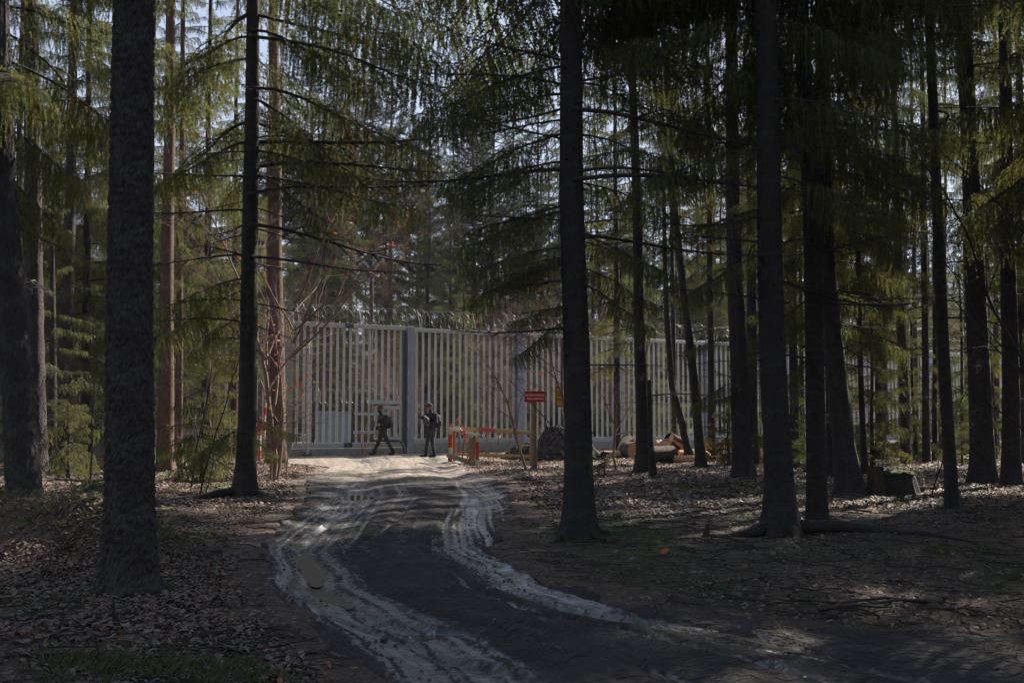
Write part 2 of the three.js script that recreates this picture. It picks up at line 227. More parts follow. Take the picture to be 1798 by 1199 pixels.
// ---------------------------------------------------------------- foliage pieces
const leafCol = (r, k = 1) => { const a = R(r, .75, 1.25) * k, y = r(); return [a * (1 + .35 * y), a, a * (1 - .3 * y)]; };
function brush(mb, p, t, r, len, wid, col) { // two needle tufts on opposite sides of the twig
  const a = V(R(r, -1, 1), R(r, -1, 1), R(r, -1, 1)).cross(t); if (a.lengthSq() < .01) return; a.normalize();
  for (const s of [-1, 1]) { const q = p.clone().addScaledVector(t, -wid), w = p.clone().addScaledVector(t, wid), tip = p.clone().addScaledVector(a, s * len * .75).addScaledVector(t, len * .8); const n = V().crossVectors(V().subVectors(w, q), V().subVectors(tip, q)).normalize(); mb.tri(mb.v(q, n, 0, 0, col), mb.v(w, n, 0, 0, col), mb.v(tip, n, 0, 0, col)); }
}
function spruceBough(seed, L, nSec, hang, droop) {
  const r = rng(seed), nd = new MB(), bk = new MB();
  const ax = (u) => V(L * u, L * (.06 * u - droop * u * u + droop * .62 * u * u * u), L * (.05 * Math.sin(u * 3 + seed) + .025 * Math.sin(u * 11 + seed * 3)));
  bk.tube(Array.from({ length: 9 }, (_, i) => ax(i / 8)), (u) => .019 * (1 - u) * L / 2.4 + .004, 4, 1, 1, false);
  const twig = (o, dir, tl, dens) => { // a hanging twig with needles
    let p = o.clone(), d = dir.clone(); const n = Math.max(3, Math.round(tl / .027)), col = leafCol(r, dens);
    for (let i = 0; i < n; i++) { const f = i / n; d.y -= .34; d.x += R(r, -.12, .12); d.z += R(r, -.12, .12); d.normalize(); p.addScaledVector(d, tl / n); brush(nd, p, d, r, lerp(.042, .024, f), .0115, col); }
  };
  for (let i = 0; i < nSec; i++) {
    if (r() < .16) continue;
    const u = .10 + .88 * (i + r() * .6) / nSec, s = i % 2 ? 1 : -1, o = ax(u), ang = s * R(r, .75, 1.1), l = L * (.10 + .26 * Math.pow(1 - u, .8)) * R(r, .35, 1.3) * (u < .22 ? .55 : 1), dir = V(Math.cos(ang), 0, Math.sin(ang));
    const q = (v) => o.clone().addScaledVector(dir, l * v).add(V(0, -l * (.42 * v * v) + .01, 0));
    bk.tube([q(0), q(.5), q(1)], (v) => .006 * (1 - v) + .0025, 3, 1, 1, false);
    const n = Math.max(2, Math.round(l / .062));
    for (let k = 1; k <= n; k++) { const v = k / n, side = k % 2 ? 1 : -1, td = dir.clone().multiplyScalar(.55).add(V(-dir.z * side * R(r, .3, .9), R(r, -.5, .1), dir.x * side * R(r, .3, .9))).normalize(); twig(q(v), td, hang * R(r, .35, 1) * (1.05 - .55 * v), R(r, .8, 1.15)); }
    const m = Math.round(l / .03); for (let k = 2; k < m; k++) { const v = k / m, t = V().subVectors(q(v + .02), q(v)).normalize(); brush(nd, q(v), t, r, .034, .011, leafCol(r)); }
  }
  for (let i = 0; i < L * 16; i++) { const u = .18 + .82 * i / (L * 16); twig(ax(u), V(.4, R(r, -.9, -.2), R(r, -.8, .8)).normalize(), hang * R(r, .25, .7), 1); }
  return { needles: nd.geo(), wood: bk.geo() };
}
const join = (b) => { const w = b.wood, k = w.attributes.position.count, one = new Float32Array(k * 3).fill(1); w.setAttribute('color', new THREE.BufferAttribute(one, 3)); return mergeGeometries([b.needles, w], true); };
const LONG = [spruceBough(1, 2.5, 26, .72, .62), spruceBough(2, 2.5, 26, .9, .8), spruceBough(3, 2.5, 28, .55, .45)].map(join);
const SHORT = [spruceBough(4, 1.25, 16, .36, .36), spruceBough(5, 1.25, 15, .42, .5)].map(join);
function pineBough(seed) {
  const r = rng(seed), nd = new MB(), bk = new MB(), L = 2.4, ax = (u) => V(L * u, .35 * L * u * u + .08 * Math.sin(u * 6 + seed), .15 * Math.sin(u * 4 + seed * 2));
  bk.tube(Array.from({ length: 7 }, (_, i) => ax(i / 6)), (u) => .04 * (1 - u) + .008, 4, 1, 1, false);
  for (let i = 0; i < 16; i++) {
    const u = .3 + .7 * i / 16, o = ax(u), a = R(r, -1.3, 1.3), l = R(r, .3, .85) * (1.2 - .6 * u), d = V(Math.cos(a), R(r, 0, .6), Math.sin(a)).normalize(); const e = o.clone().addScaledVector(d, l); bk.tube([o, e], (v) => .012 * (1 - v) + .005, 3, 1, 1, false);
    for (let k = 0; k < 5; k++) { const c = o.clone().lerp(e, R(r, .45, 1)).add(V(R(r, -.12, .12), R(r, -.05, .15), R(r, -.12, .12))), col = leafCol(r); for (let m = 0; m < 22; m++) { const q = V(R(r, -1, 1), R(r, -.5, 1), R(r, -1, 1)).normalize(), s = V(q.z, R(r, -.5, .5), -q.x).normalize().multiplyScalar(.008); const A = c.clone().add(s), B = c.clone().sub(s), T = c.clone().addScaledVector(q, R(r, .08, .13)); nd.flat(A, B, T, col); } }
  }
  return join({ needles: nd.geo(), wood: bk.geo() });
}
const PB = [pineBough(21), pineBough(22)];
function deadBranch(seed, L) { // bare limb with fine side twigs
  const r = rng(seed), m = new MB(), a = R(r, -.12, .1), b = R(r, -.45, -.2), ax = (u) => V(L * u, L * (a * u + b * u * u * (1 - .7 * u)), .08 * L * Math.sin(u * 4 + seed));
  m.tube(Array.from({ length: 8 }, (_, i) => ax(i / 7)), (u) => .017 * Math.pow(1 - u, .8) * L / 2 + .003, 5, 1, 1, false);
  const n = Math.round(L * 8); for (let i = 0; i < n; i++) { const u = .2 + .78 * i / n, o = ax(u), s = i % 2 ? 1 : -1, l = R(r, .2, .75) * (1.15 - u) * L * .45, d = V(.7, R(r, -.35, .25), s * R(r, .5, 1)).normalize(), q = (v) => o.clone().addScaledVector(d, l * v).add(V(0, -.35 * l * v * v, 0)); m.tube([q(0), q(.5), q(1)], (v) => .0055 * (1 - v) + .002, 3, 1, 1, false); for (let k = 0; k < 3; k++) { const w = q(R(r, .3, .9)); m.tube([w, w.clone().add(V(R(r, .02, .2), R(r, -.2, .08), R(r, -.2, .2)))], (v) => .003 * (1 - v) + .0012, 3, 1, 1, false); } }
  return m.geo();
}
const DEAD = [1, 2, 3, 4, 5, 6].map((s) => deadBranch(s + 30, R(rng(s), 1.3, 2.6)));

// ---------------------------------------------------------------- trunks and trees
function trunkGeo(path, r0, rTop, H, o) { // path(y) -> centre; rings follow the height
  const { seg = 14, ring = .6, near = 0, relief = 0, src = SPRU, tile = .7, flare = .55, seed = 1 } = o, ys = []; let y = -.35;
  while (y < H) { ys.push(y); y += y < near ? ring : y < 2 ? Math.min(.25, .6) : Math.max(.8, ring); } ys.push(H);
  const rad = (h) => { const u = clamp(h / H), base = lerp(r0, rTop, Math.pow(u, .85)); return base * (1 + flare * Math.exp(-Math.max(h, -.1) * 3.2)); };
  const P = [], N = [], U = [], I = [], nu = Math.max(1, Math.round(2 * Math.PI * r0 / tile));
  ys.forEach((h) => { const c = path(h); for (let k = 0; k <= seg; k++) {
    const th = k / seg * Math.PI * 2, lobes = 1 + .14 * Math.exp(-Math.max(h, 0) * 3) * Math.sin(th * 5 + seed) + .02 * Math.sin(th * 3 + h * .7 + seed), u = k / seg * nu, v = h / tile;
    const r = rad(h) * lobes + (relief ? relief * (src.at(u, v) - .5) : 0); P.push(c.x + Math.cos(th) * r, h, c.z + Math.sin(th) * r); U.push(u, v);
  } });
  for (let j = 0; j + 1 < ys.length; j++) for (let k = 0; k < seg; k++) { const a = j * (seg + 1) + k, b = a + 1, c = a + seg + 1, d = c + 1; I.push(a, c, b, b, c, d); }
  const g = new THREE.BufferGeometry(); g.setAttribute('position', new THREE.Float32BufferAttribute(P, 3)); g.setAttribute('uv', new THREE.Float32BufferAttribute(U, 2)); g.setIndex(I); g.computeVertexNormals();
  const n = g.attributes.normal; for (let j = 0; j < ys.length; j++) { const a = j * (seg + 1), b = a + seg; const v = V(n.getX(a) + n.getX(b), n.getY(a) + n.getY(b), n.getZ(a) + n.getZ(b)).normalize(); n.setXYZ(a, v.x, v.y, v.z); n.setXYZ(b, v.x, v.y, v.z); }
  return { geo: g, rad };
}
const dummy = new THREE.Object3D();
function copies(name, geo, mats, list, parent, cols) { // many boughs of one tree as one crown
  const m = new THREE.InstancedMesh(geo, mats, list.length); list.forEach((q, i) => { dummy.position.copy(q.p); dummy.rotation.set(0, 0, 0); dummy.rotation.order = 'YZX'; dummy.rotation.set(q.rx || 0, q.ry || 0, q.rz || 0); dummy.scale.setScalar(q.s).multiply(q.sv || V(1, 1, 1)); dummy.updateMatrix(); m.setMatrixAt(i, dummy.matrix); if (cols) m.setColorAt(i, cols[i]); });
  m.name = parent ? name : numbered(name); m.castShadow = m.receiveShadow = true; m.userData.kind = 'stuff'; (parent || scene).add(m); return m;
}
// px = [[x, y], ...] trunk points in the photograph, foot first
function tree(o) {
  const r = rng(o.seed), foot = o.px ? onGround(...o.px[0]) : V(o.pos[0], 0, o.pos[1]), d = o.depth || -foot.z; if (o.px && o.depth) foot.copy(at(o.px[0][0], o.px[0][1], d)); foot.y = groundH(foot.x, foot.z);
  const pts = o.px ? o.px.map(([x, y]) => at(x, y, d).sub(foot)) : [V(), V(R(r, -.4, .4), 12, 0)]; pts[0].set(0, 0, 0);
  const H = o.H, wob = R(r, .02, .05), ph = r() * 6, path = (h) => { let i = 1; while (i < pts.length - 1 && pts[i].y < h) i++; const a = pts[i - 1], b = pts[i], u = (h - a.y) / (b.y - a.y), w = (o.px ? .3 : 1) * wob * Math.min(1, Math.max(0, h) / 2); let x = lerp(a.x, b.x, u); if (h > pts[pts.length - 1].y) { const e = pts[pts.length - 1]; x = e.x + (x - e.x) * .6; } return V(x + w * Math.sin(h * .9 + ph), h, w * Math.sin(h * .7 + ph * 2)); };
  const t = thing(o.name || 'spruce_tree', o.label, o.category || 'tree', foot, 0, o.group);
  const tg = trunkGeo(path, o.r, o.rTop ?? .04, H, { ...o, seed: o.seed }); mesh('trunk', tg.geo, o.mat || M.spruce, t);
  const okAz = o.az || (() => true), long = [[], [], []], short = [[], []], Hc = H - o.hb;
  if (o.pine) {
    const L = [[], []]; for (let h = o.hb; h < H - .3; h += R(r, .3, .5)) { const n = 4, a0 = r() * 6; for (let k = 0; k < n; k++) L[(r() * 2) | 0].push({ p: path(h), ry: a0 + k * 6.283 / n + R(r, -.4, .4), rz: R(r, -.25, .45), s: R(r, .6, 1.15) * lerp(o.Lmax / 2.4, .45, (h - o.hb) / Hc) }); }
    L.forEach((l, i) => l.length && copies('crown', PB[i], [M.pneedle, M.twig], l, t));
  } else {
    const above = o.px && d < 28 ? EYE + .40 * d + 1.2 : 1e9;  // unseen upper crowns made longer and denser to shade the foreground
    for (let h = o.hb; h < H - .25; h += R(r, .8, 1.2) * (h > above ? .38 : o.step || .5)) {
      const u = (h - o.hb) / Hc, len = (h > above ? Math.max(3.9, o.Lmax * 1.35) : o.Lmax) * Math.min(.55 + 3 * u, Math.pow(1 - u, .75)) , n = h > above ? 6 : o.per || 4, a0 = r() * 6.28;
      for (let k = 0; k < n; k++) { const a = a0 + k * 6.283 / n + R(r, -.45, .45), l = len * R(r, .65, 1.15); if (!okAz(-a, h, r)) continue; const it = { p: path(h + R(r, -.15, .15)), ry: a, rz: R(r, -.42, .16) + .5 * u, rx: R(r, -.3, .3), sv: V(1, R(r, .9, 1.5), R(r, .7, 1.2)) }; if (l > 1.45) { it.s = l / 2.5; long[(r() * 3) | 0].push(it); } else { it.s = Math.max(.35, l / 1.25); short[(r() * 2) | 0].push(it); } }
    }
    for (const [h, a, l, rz = 0, v = 0] of o.boughs || []) long[v].push({ p: path(h), ry: -a, rz, s: l / 2.5 });
    long.forEach((l, i) => l.length && copies('crown', LONG[i], [M.needle, M.twig], l, t)); short.forEach((l, i) => l.length && copies('crown', SHORT[i], [M.needle, M.twig], l, t));
  }
  if (o.dead) { const [n, h0, h1, sc = 1] = o.dead; for (let i = 0; i < n; i++) { const h = lerp(h0, h1, (i + r()) / n), a = o.deadAz ? o.deadAz(r) : r() * 6.28, g = DEAD[(r() * 6) | 0], b = mesh('branch', g, M.twig, t); b.position.copy(path(h)); b.rotation.set(R(r, -.4, .4), -a, R(r, -.15, .2), 'YZX'); b.scale.setScalar(R(r, .5, 1.1) * sc); } }
  if (o.limbs) for (const [h, a, l, v = 0, tilt = 0] of o.limbs) { const b = mesh('branch', DEAD[v], M.twig, t); DEAD[v].computeBoundingBox(); b.position.copy(path(h)); b.rotation.set(0, -a, tilt, 'YZX'); b.scale.setScalar(l / DEAD[v].boundingBox.max.x); }
  if (o.seg >= 60 && !o.pine) for (let i = 0; i < 22; i++) { const h = lerp(.5, 7, (i + r()) / 22), a = R(r, -.3, PI + .3), c = path(h), rr = tg.rad(h), l = R(r, .02, .09), q = V(Math.cos(a), R(r, -.2, .35), Math.sin(a)), m = new MB().tube([c.clone().addScaledVector(q, rr * .8), c.clone().addScaledVector(q, rr + l * .5), c.clone().addScaledVector(q, rr + l)], (u) => lerp(.022, .009, u), 6, 1, 1); mesh('branch_stub', m.geo(), M.twig, t); }
  if (o.roots) for (const [a, l, rr] of o.roots) { const m = new MB(), q = []; for (let i = 0; i <= 12; i++) { const u = i / 12, x = Math.cos(a + .5 * u * Math.sin(a * 7)) * (o.r + l * u), z = Math.sin(a + .5 * u * Math.sin(a * 7)) * (o.r + l * u); q.push(V(x, groundH(foot.x + x, foot.z + z) - foot.y + lerp(rr * 1.2, -.03, Math.pow(u, .7)) + .015 * Math.sin(u * 9), z)); } m.tube(q, (u) => rr * (1 - .75 * u), 8, 2, 1); mesh('root', m.geo(), o.mat || M.spruce, t); }
  return t;
}
const side = (a, h, r) => Math.sin(a) < .35; // no boughs towards the camera
// --- trees that stand out in the photograph
tree({ name: 'pine_tree', label: 'thick plated pine trunk nearest the camera beside the grassy hummock', seed: 101, px: [[228, 1040], [224, 600], [236, 0]], r: .215, rTop: .06, H: 24, seg: 130, ring: .022, near: 6.2, relief: .036, src: PINE, tile: .62, mat: M.pineNear, pine: 1, hb: 13, Lmax: 3.4, flare: .35 });
tree({ name: 'pine_tree', label: 'dark pine trunk bending outwards at the far left edge', seed: 102, px: [[45, 915], [22, 600], [10, 420], [2, 300], [-6, 0]], r: .24, H: 23, seg: 70, ring: .05, near: 7, relief: .035, src: PINE, tile: .62, mat: M.pineNear, pine: 1, hb: 12, Lmax: 3.2, flare: .3, dead: [8, 3, 8, .8] });
tree({ name: 'pine_tree', label: 'straight dark pine trunk just behind the bending one at far left', seed: 103, px: [[62, 850], [56, 300], [54, 0]], r: .25, H: 25, seg: 28, ring: .2, near: 12, relief: .03, src: PINE, mat: M.pine, pine: 1, hb: 14, Lmax: 3.5, flare: .3, dead: [10, 2, 10] });
tree({ label: 'slim spruce trunk among lit boughs between the two left pines', seed: 104, px: [[112, 828], [118, 500], [128, 100]], r: .21, H: 24, seg: 20, ring: .3, near: 8, hb: 2.4, Lmax: 2.4, step: .65, per: 3, az: side, dead: [12, 1, 6] });
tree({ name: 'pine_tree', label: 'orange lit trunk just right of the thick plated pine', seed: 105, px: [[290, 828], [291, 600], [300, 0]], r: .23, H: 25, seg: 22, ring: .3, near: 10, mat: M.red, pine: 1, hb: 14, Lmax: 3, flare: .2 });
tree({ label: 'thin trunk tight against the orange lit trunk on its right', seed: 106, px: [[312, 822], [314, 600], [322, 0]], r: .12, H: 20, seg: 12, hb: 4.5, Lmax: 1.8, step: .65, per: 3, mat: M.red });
tree({ label: 'black silhouetted spruce with bare limbs on the left of the track', seed: 107, px: [[430, 872], [436, 600], [440, 300], [444, 0]], r: .185, H: 23, seg: 40, ring: .1, near: 10, relief: .02, hb: 6.3, Lmax: 4.0, step: .6, per: 3, az: (a, h, r) => Math.sin(a) < .75 && (h < 9.3 || Math.cos(a) < .1), dead: [22, 3.3, 8, 1.0], flare: .6, boughs: [[7.9, -.05, 4.0, -.08, 1], [8.9, .15, 4.4, -.1, 0], [9.4, -.2, 4.2, -.06, 2], [9.9, .1, 4.0, -.1, 1], [10.6, -.1, 4.3, -.14, 0], [10.3, .35, 3.6, -.12, 1], [6.2, .15, 3.4, -.1, 2], [4.0, 2.9, 1.9, -.3, 1], [4.2, 2.4, 2.2, -.2, 0], [3.6, 3.4, 1.6, -.4, 1], [1.3, 2.6, 1.2, -.2, 1], [1.2, .6, 1.0, -.3, 0], [1.5, -.6, 1.1, -.2, 2]], roots: [[2.7, 1.4, .1], [.4, .7, .08]],
  limbs: [[6.4, -.1, 4.2, 0, .1], [5.8, .15, 3.6, 1, .08], [5.2, -.2, 3.8, 2, .02], [4.6, .2, 3.2, 3, 0], [3.3, 0, 1.1, 4, -.15], [6.9, .1, 4.5, 4, .12], [5.5, PI - .1, 2.6, 0, .1], [6.2, PI + .2, 2.8, 1, .1], [4.7, PI, 2.4, 2, .05], [3.0, 3.3, 1.4, 5, .2]] });
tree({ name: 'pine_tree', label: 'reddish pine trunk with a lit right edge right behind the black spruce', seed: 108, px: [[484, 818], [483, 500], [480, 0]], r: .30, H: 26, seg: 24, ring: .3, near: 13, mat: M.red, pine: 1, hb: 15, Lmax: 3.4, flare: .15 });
tree({ label: 'tall spruce in the middle, nearest tree on the right of the track', seed: 109, px: [[1016, 945], [1014, 600], [1004, 300], [1000, 0]], r: .185, rTop: .05, H: 23, seg: 90, ring: .03, near: 7.2, relief: .014, tile: .6, flare: .5, hb: 7.0, Lmax: 3.3, step: .6, per: 3, az: (a, h, r) => Math.sin(a) < .35 && (h < 11 || Math.cos(a) > -.2), dead: [16, 2.2, 7, .9], deadAz: (r) => (r() < .5 ? R(r, -.8, .6) : R(r, 2.4, 3.9)), roots: [[.9, .6, .07], [2.6, .4, .06], [-.2, .5, .07]],
  boughs: [[2.85, PI + .1, 1.0, -.35, 1], [3.0, PI - .2, .9, -.1, 0], [3.55, PI + .05, 1.45, -.08, 1], [3.6, PI + .5, 1.3, .0, 0], [3.75, PI - .25, 1.5, 0, 1], [4.25, PI, 1.6, -.1, 1], [4.3, PI + .35, 1.5, 0, 0], [4.9, PI - .1, 1.7, -.05, 1], [5.3, PI + .3, 1.9, -.1, 1], [5.8, PI, 2.1, -.05, 0], [6.2, PI + .2, 2.2, -.05, 1], [3.3, .1, 1.2, -.3, 1], [3.5, -.3, 1.3, -.2, 0], [3.9, .15, 1.5, -.15, 1], [4.6, -.1, 1.6, -.1, 0], [5.2, .05, 1.8, 0, 1], [5.9, -.2, 2, 0, 1], [6.4, .1, 2.2, 0, 0]],
  limbs: [[4.75, PI + .05, 2.9, 0, .08], [4.1, PI - .05, 1.5, 2, .22], [5.9, PI, 2.0, 3, .2], [4.6, 0, 3.6, 1, .02], [5.5, .05, 3.2, 2, .05], [3.9, .1, 2.6, 3, 0]] });
tree({ label: 'slim dark spruce trunk standing left of the log pile', seed: 110, px: [[1130, 832], [1122, 500], [1110, 100]], r: .18, H: 22, seg: 20, ring: .3, near: 8, hb: 6, Lmax: 2.4, step: .6, per: 3, az: side, dead: [14, 2, 8], flare: .5 });
tree({ name: 'dead_stem', label: 'short dead stem beside the slim spruce left of the log pile', seed: 111, px: [[1148, 838], [1142, 770], [1140, 690]], r: .085, H: 2.4, rTop: .05, seg: 12, hb: 99, Lmax: 1, dead: [5, .4, 2.2, .35] });
tree({ name: 'leaning_tree', label: 'mossy curved trunk leaning left in front of the log pile', seed: 112, px: [[1232, 820], [1222, 700], [1206, 560], [1192, 430], [1180, 300], [1164, 60]], r: .15, H: 17, rTop: .05, seg: 18, ring: .2, near: 12, hb: 9.5, Lmax: 2.2, dead: [8, 3, 9], flare: .35 });
tree({ name: 'leaning_tree', label: 'slender dark trunk leaning left just behind the mossy curved one', seed: 113, px: [[1213, 812], [1198, 745], [1180, 680], [1171, 560], [1166, 350]], r: .13, H: 13, rTop: .03, seg: 14, ring: .25, near: 9, hb: 8, Lmax: 1.6, dead: [6, 2, 8, .8], flare: .5 });
tree({ name: 'pine_tree', label: 'stout straight trunk right of the log pile with low green sprays', seed: 114, px: [[1305, 842], [1291, 500], [1283, 0]], r: .235, H: 25, seg: 30, ring: .15, near: 11, relief: .025, src: PINE, mat: M.pine, hb: 7.5, Lmax: 2.8, step: .65, per: 3, az: side, dead: [10, 2, 8], flare: .45, boughs: [[2.3, 3.1, 1.3, -.2, 1], [2.7, .2, 1.5, -.2, 0], [1.2, .1, 1.2, -.3, 1], [3.4, 3.3, 1.4, -.1, 0], [2.0, 2.9, 1.1, -.2, 2]] });
tree({ label: 'slim trunk seen close behind the stout straight one', seed: 115, px: [[1322, 812], [1320, 500], [1320, 0]], depth: 33, r: .2, H: 24, seg: 14, hb: 7, Lmax: 2.2, step: .7, per: 3, dead: [8, 2, 7] });
tree({ label: 'grey spruce with spreading roots, left one of the near pair on the right', seed: 116, px: [[1374, 945], [1362, 700], [1353, 450], [1342, 0]], r: .18, H: 24, seg: 80, ring: .035, near: 7.2, relief: .016, tile: .6, hb: 5.9, Lmax: 3.2, step: .62, per: 3, az: side, dead: [12, 2, 6.5], flare: .65, roots: [[.15, 2.2, .09], [2.8, .9, .09], [1.2, .5, .08], [-.6, .8, .08]], boughs: [[3.6, 2.9, 1.4, -.2, 1], [4.2, 3.3, 1.6, -.1, 0], [4.6, .2, 1.8, -.1, 1], [5, 2.9, 1.9, -.05, 1], [5.3, -.2, 2, 0, 0], [5.6, .3, 2.3, 0, 1]] });
tree({ label: 'slightly thinner spruce, right one of the near pair on the right', seed: 117, px: [[1437, 932], [1432, 650], [1425, 420], [1408, 0]], r: .135, H: 22, seg: 64, ring: .04, near: 7.5, relief: .012, tile: .6, hb: 5.6, Lmax: 3.0, step: .65, per: 3, az: side, dead: [12, 2, 6.5], flare: .2, boughs: [[4.4, -.2, 1.6, -.2, 1], [4.9, .25, 1.9, -.1, 0], [5.2, -.1, 2.0, 0, 1], [5.4, 3.2, 1.8, 0, 2]] });
tree({ name: 'leaning_tree', label: 'black trunk leaning left with a broad foot behind the near pair', seed: 118, px: [[1494, 872], [1480, 760], [1464, 620], [1452, 480], [1446, 200]], r: .23, H: 15, rTop: .06, seg: 26, ring: .15, near: 9, relief: .03, src: PINE, mat: M.pine, hb: 5.2, Lmax: 2.4, step: .6, per: 3, dead: [8, 2, 7], flare: .45, boughs: [[3.3, .1, 1.5, -.1, 1], [3.9, -.3, 1.7, 0, 0], [4.5, .3, 1.9, 0, 1]] });
tree({ label: 'thin black spruce stem just right of the leaning black trunk', seed: 119, px: [[1519, 835], [1510, 600], [1503, 200]], r: .085, H: 14, seg: 12, hb: 4.2, Lmax: 2.1, step: .45, dead: [9, 1, 4.5, .7], flare: .3 });
tree({ name: 'pine_tree', label: 'brownish trunk behind the mossy stump', seed: 120, px: [[1592, 815], [1580, 500], [1566, 0]], r: .16, H: 23, seg: 16, mat: M.pine, hb: 9, Lmax: 2.0, step: .7, per: 3, dead: [8, 2, 9], flare: .2 });
tree({ label: 'narrow grey trunk second right of the mossy stump', seed: 121, px: [[1628, 812], [1624, 500], [1619, 0]], r: .13, H: 22, seg: 14, hb: 9, Lmax: 1.8, step: .7, per: 3, dead: [9, 2, 9], flare: .2 });
tree({ label: 'smooth slim trunk leaning left with its foot well in front of the stump', seed: 122, px: [[1674, 895], [1660, 650], [1644, 330], [1632, 0]], r: .105, H: 19, seg: 26, ring: .12, near: 8, relief: .008, hb: 8, Lmax: 2, step: .7, per: 3, dead: [14, 2.5, 8, .9], flare: .2 });
tree({ name: 'pine_tree', label: 'broad dark trunk, left one of the pair near the right edge', seed: 123, px: [[1728, 848], [1716, 550], [1706, 300], [1690, 0]], r: .27, H: 25, seg: 36, ring: .12, near: 11, relief: .03, src: PINE, mat: M.pine, hb: 12, Lmax: 2.8, step: .6, per: 3, dead: [10, 3, 10], flare: .35 });
tree({ name: 'pine_tree', label: 'dark trunk nearest the right edge, right one of that pair', seed: 124, px: [[1777, 852], [1772, 500], [1764, 0]], r: .20, H: 24, seg: 30, ring: .15, near: 11, relief: .025, src: PINE, mat: M.pine, hb: 11.5, Lmax: 2.6, step: .6, per: 3, dead: [10, 3, 10], flare: .3 });
// --- lit spruces left of the gate, on this side of the fence
[[262, 33.5, 'broad spruce with sunlit drooping boughs behind the thick plated pine', 1.6, 3.0], [362, 34, 'yellow green sunlit spruce hanging over the wooden railing on the left', 1.9, 2.7], [150, 31, 'spruce with low boughs between the left pines and the orange trunk', 1.2, 2.8], [30, 35, 'shaded bushy spruce behind the far left pines', .9, 3.2], [200, 38.5, 'tall sunlit spruce deep behind the thick plated pine', 2.2, 3.2], [90, 27, 'young dense spruce low between the far left pines', .3, 1.7], [410, 37.5, 'sunlit spruce with a thin crown just left of the gate', 3.0, 2.2]].forEach(([px, d, label, hb, L], i) => tree({ label, seed: 140 + i, px: [[px, 800], [px + 3, 300]], depth: d, r: .15, H: [21, 19, 20, 22, 24, 7, 18][i], seg: 14, hb, Lmax: L, step: .5, per: 3, dead: [6, .5, 3, .7] }));
// --- spruces at the right, deeper in the wood on this side of the fence
[[1085, 38, 'slim spruce with drooping boughs between the middle spruce and the log pile', 3.2, 2.0, 17], [1395, 31, 'brown barked spruce seen between the near pair', 3.6, 2.4, 21], [1545, 37, 'leafy spruce in front of the fence behind the stump', 2.2, 2.4, 18], [1250, 36, 'sparse spruce in front of the fence behind the leaning trunks', 5.2, 2.0, 19], [1460, 27, 'dense dark spruce behind the leaning black trunk', 2.6, 2.5, 18], [1796, 34, 'spruce cut by the right edge of the picture', 2.4, 2.2, 20]].forEach(([px, d, label, hb, L, H], i) => tree({ label, seed: 160 + i, px: [[px, 800], [px - 4, 300]], depth: d, r: .14, H, seg: 14, hb, Lmax: L, step: .65, per: 3, dead: [8, .6, hb, .8] }));
[[1400, 35, 3.2, 'dark bushy undergrowth spruce just behind the near pair of trunks'], [1465, 38, 4.6, 'undergrowth spruce showing behind the foot of the leaning black trunk'], [1530, 32, 5.4, 'loose undergrowth spruce behind the thin black stem'], [1606, 36, 5.0, 'shaded undergrowth spruce between the brownish trunk and the narrow grey one'], [1650, 41, 6.0, 'undergrowth spruce between the narrow grey trunk and the smooth leaning one'], [1745, 37, 4.2, 'undergrowth spruce between the two dark trunks near the right edge'], [1350, 37, 3.6, 'undergrowth spruce right of the stout trunk by the stacked logs'], [1690, 40, 7, 'taller undergrowth spruce left of the broad dark trunk']].forEach(([px, d, H, label], i) => { const p = onGround(px, 800); p.z = -d; p.x = (px - 899) / F * d; tree({ name: 'young_spruce', label, category: 'young tree', seed: 240 + i, pos: [p.x, p.z], r: .03 + .006 * H, H, seg: 7, hb: .4, Lmax: 1.1 + .12 * H, step: .5, per: 4, dead: [6, .2, 2, .5] }); });
[[1410, 40, 18], [1475, 33, 16], [1552, 42, 20], [1610, 44, 21], [1642, 36, 17], [1655, 47, 22], [1700, 43, 20], [1750, 39, 19], [1345, 40, 18], [1185, 39, 19]].forEach(([px, d, H], i) => tree({ label: ['straight thin stem close right of the near pair', 'thin stem behind the leaning black trunk', 'thin straight stem left of the brownish trunk', 'thin stem left of the narrow grey trunk', 'thin stem between narrow grey trunk and smooth leaning one', 'second thin stem right of the narrow grey trunk', 'thin stem left of the broad dark trunk', 'thin stem between the two dark trunks at the right', 'thin stem right of the stout trunk', 'thin stem left of the leaning trunks'][i], seed: 260 + i, px: [[px, 800], [px + (i % 3 - 1) * 6, 300]], depth: d, r: .09 + .01 * (i % 4), H, seg: 10, hb: H * .5, Lmax: 1.7, step: .75, per: 3, dead: [9, 1, H * .5, .7], flare: .2 }));
// --- shading trees beyond the right edge and beside the camera, which the photograph shows by their shade
[[12.2, -16], [9.6, -11], [16.2, -33], [7.0, -9.2], [11.4, -20.5], [15, -24], [14.5, -21], [16.5, -26.5], [20.5, -30], [13.5, -9.5], [18.5, -19], [22, -24], [8.2, -5.2], [25, -33], [10.5, -3], [17, -13], [-9.5, -9], [-8.5, -17], [-12, -13.5], [-7.6, -3.6], [-15, -20], [-18, -28], [-3.5, 3], [3.8, 4.5], [-8, 4], [8.5, 3], [0, 9], [-5, 11], [6, 11], [12, 7], [-12, 9], [-1, 17], [9, 18], [-9, 18], [15, 1]].forEach(([x, z], i) => tree({ label: i < 16 ? 'tall spruce outside the frame on the right that shades the track' : i < 22 ? 'tall spruce outside the frame on the left' : 'tall spruce of the dark wood behind the camera', group: i < 16 ? 'shading spruces outside the frame on the right' : i < 22 ? 'spruces outside the frame on the left' : 'spruces behind the camera', seed: 180 + i, pos: [x, z], r: .18, H: 20 + (i * 7) % 5, seg: 12, hb: 3.5 + (i % 3), Lmax: 3.2, step: .55 }));

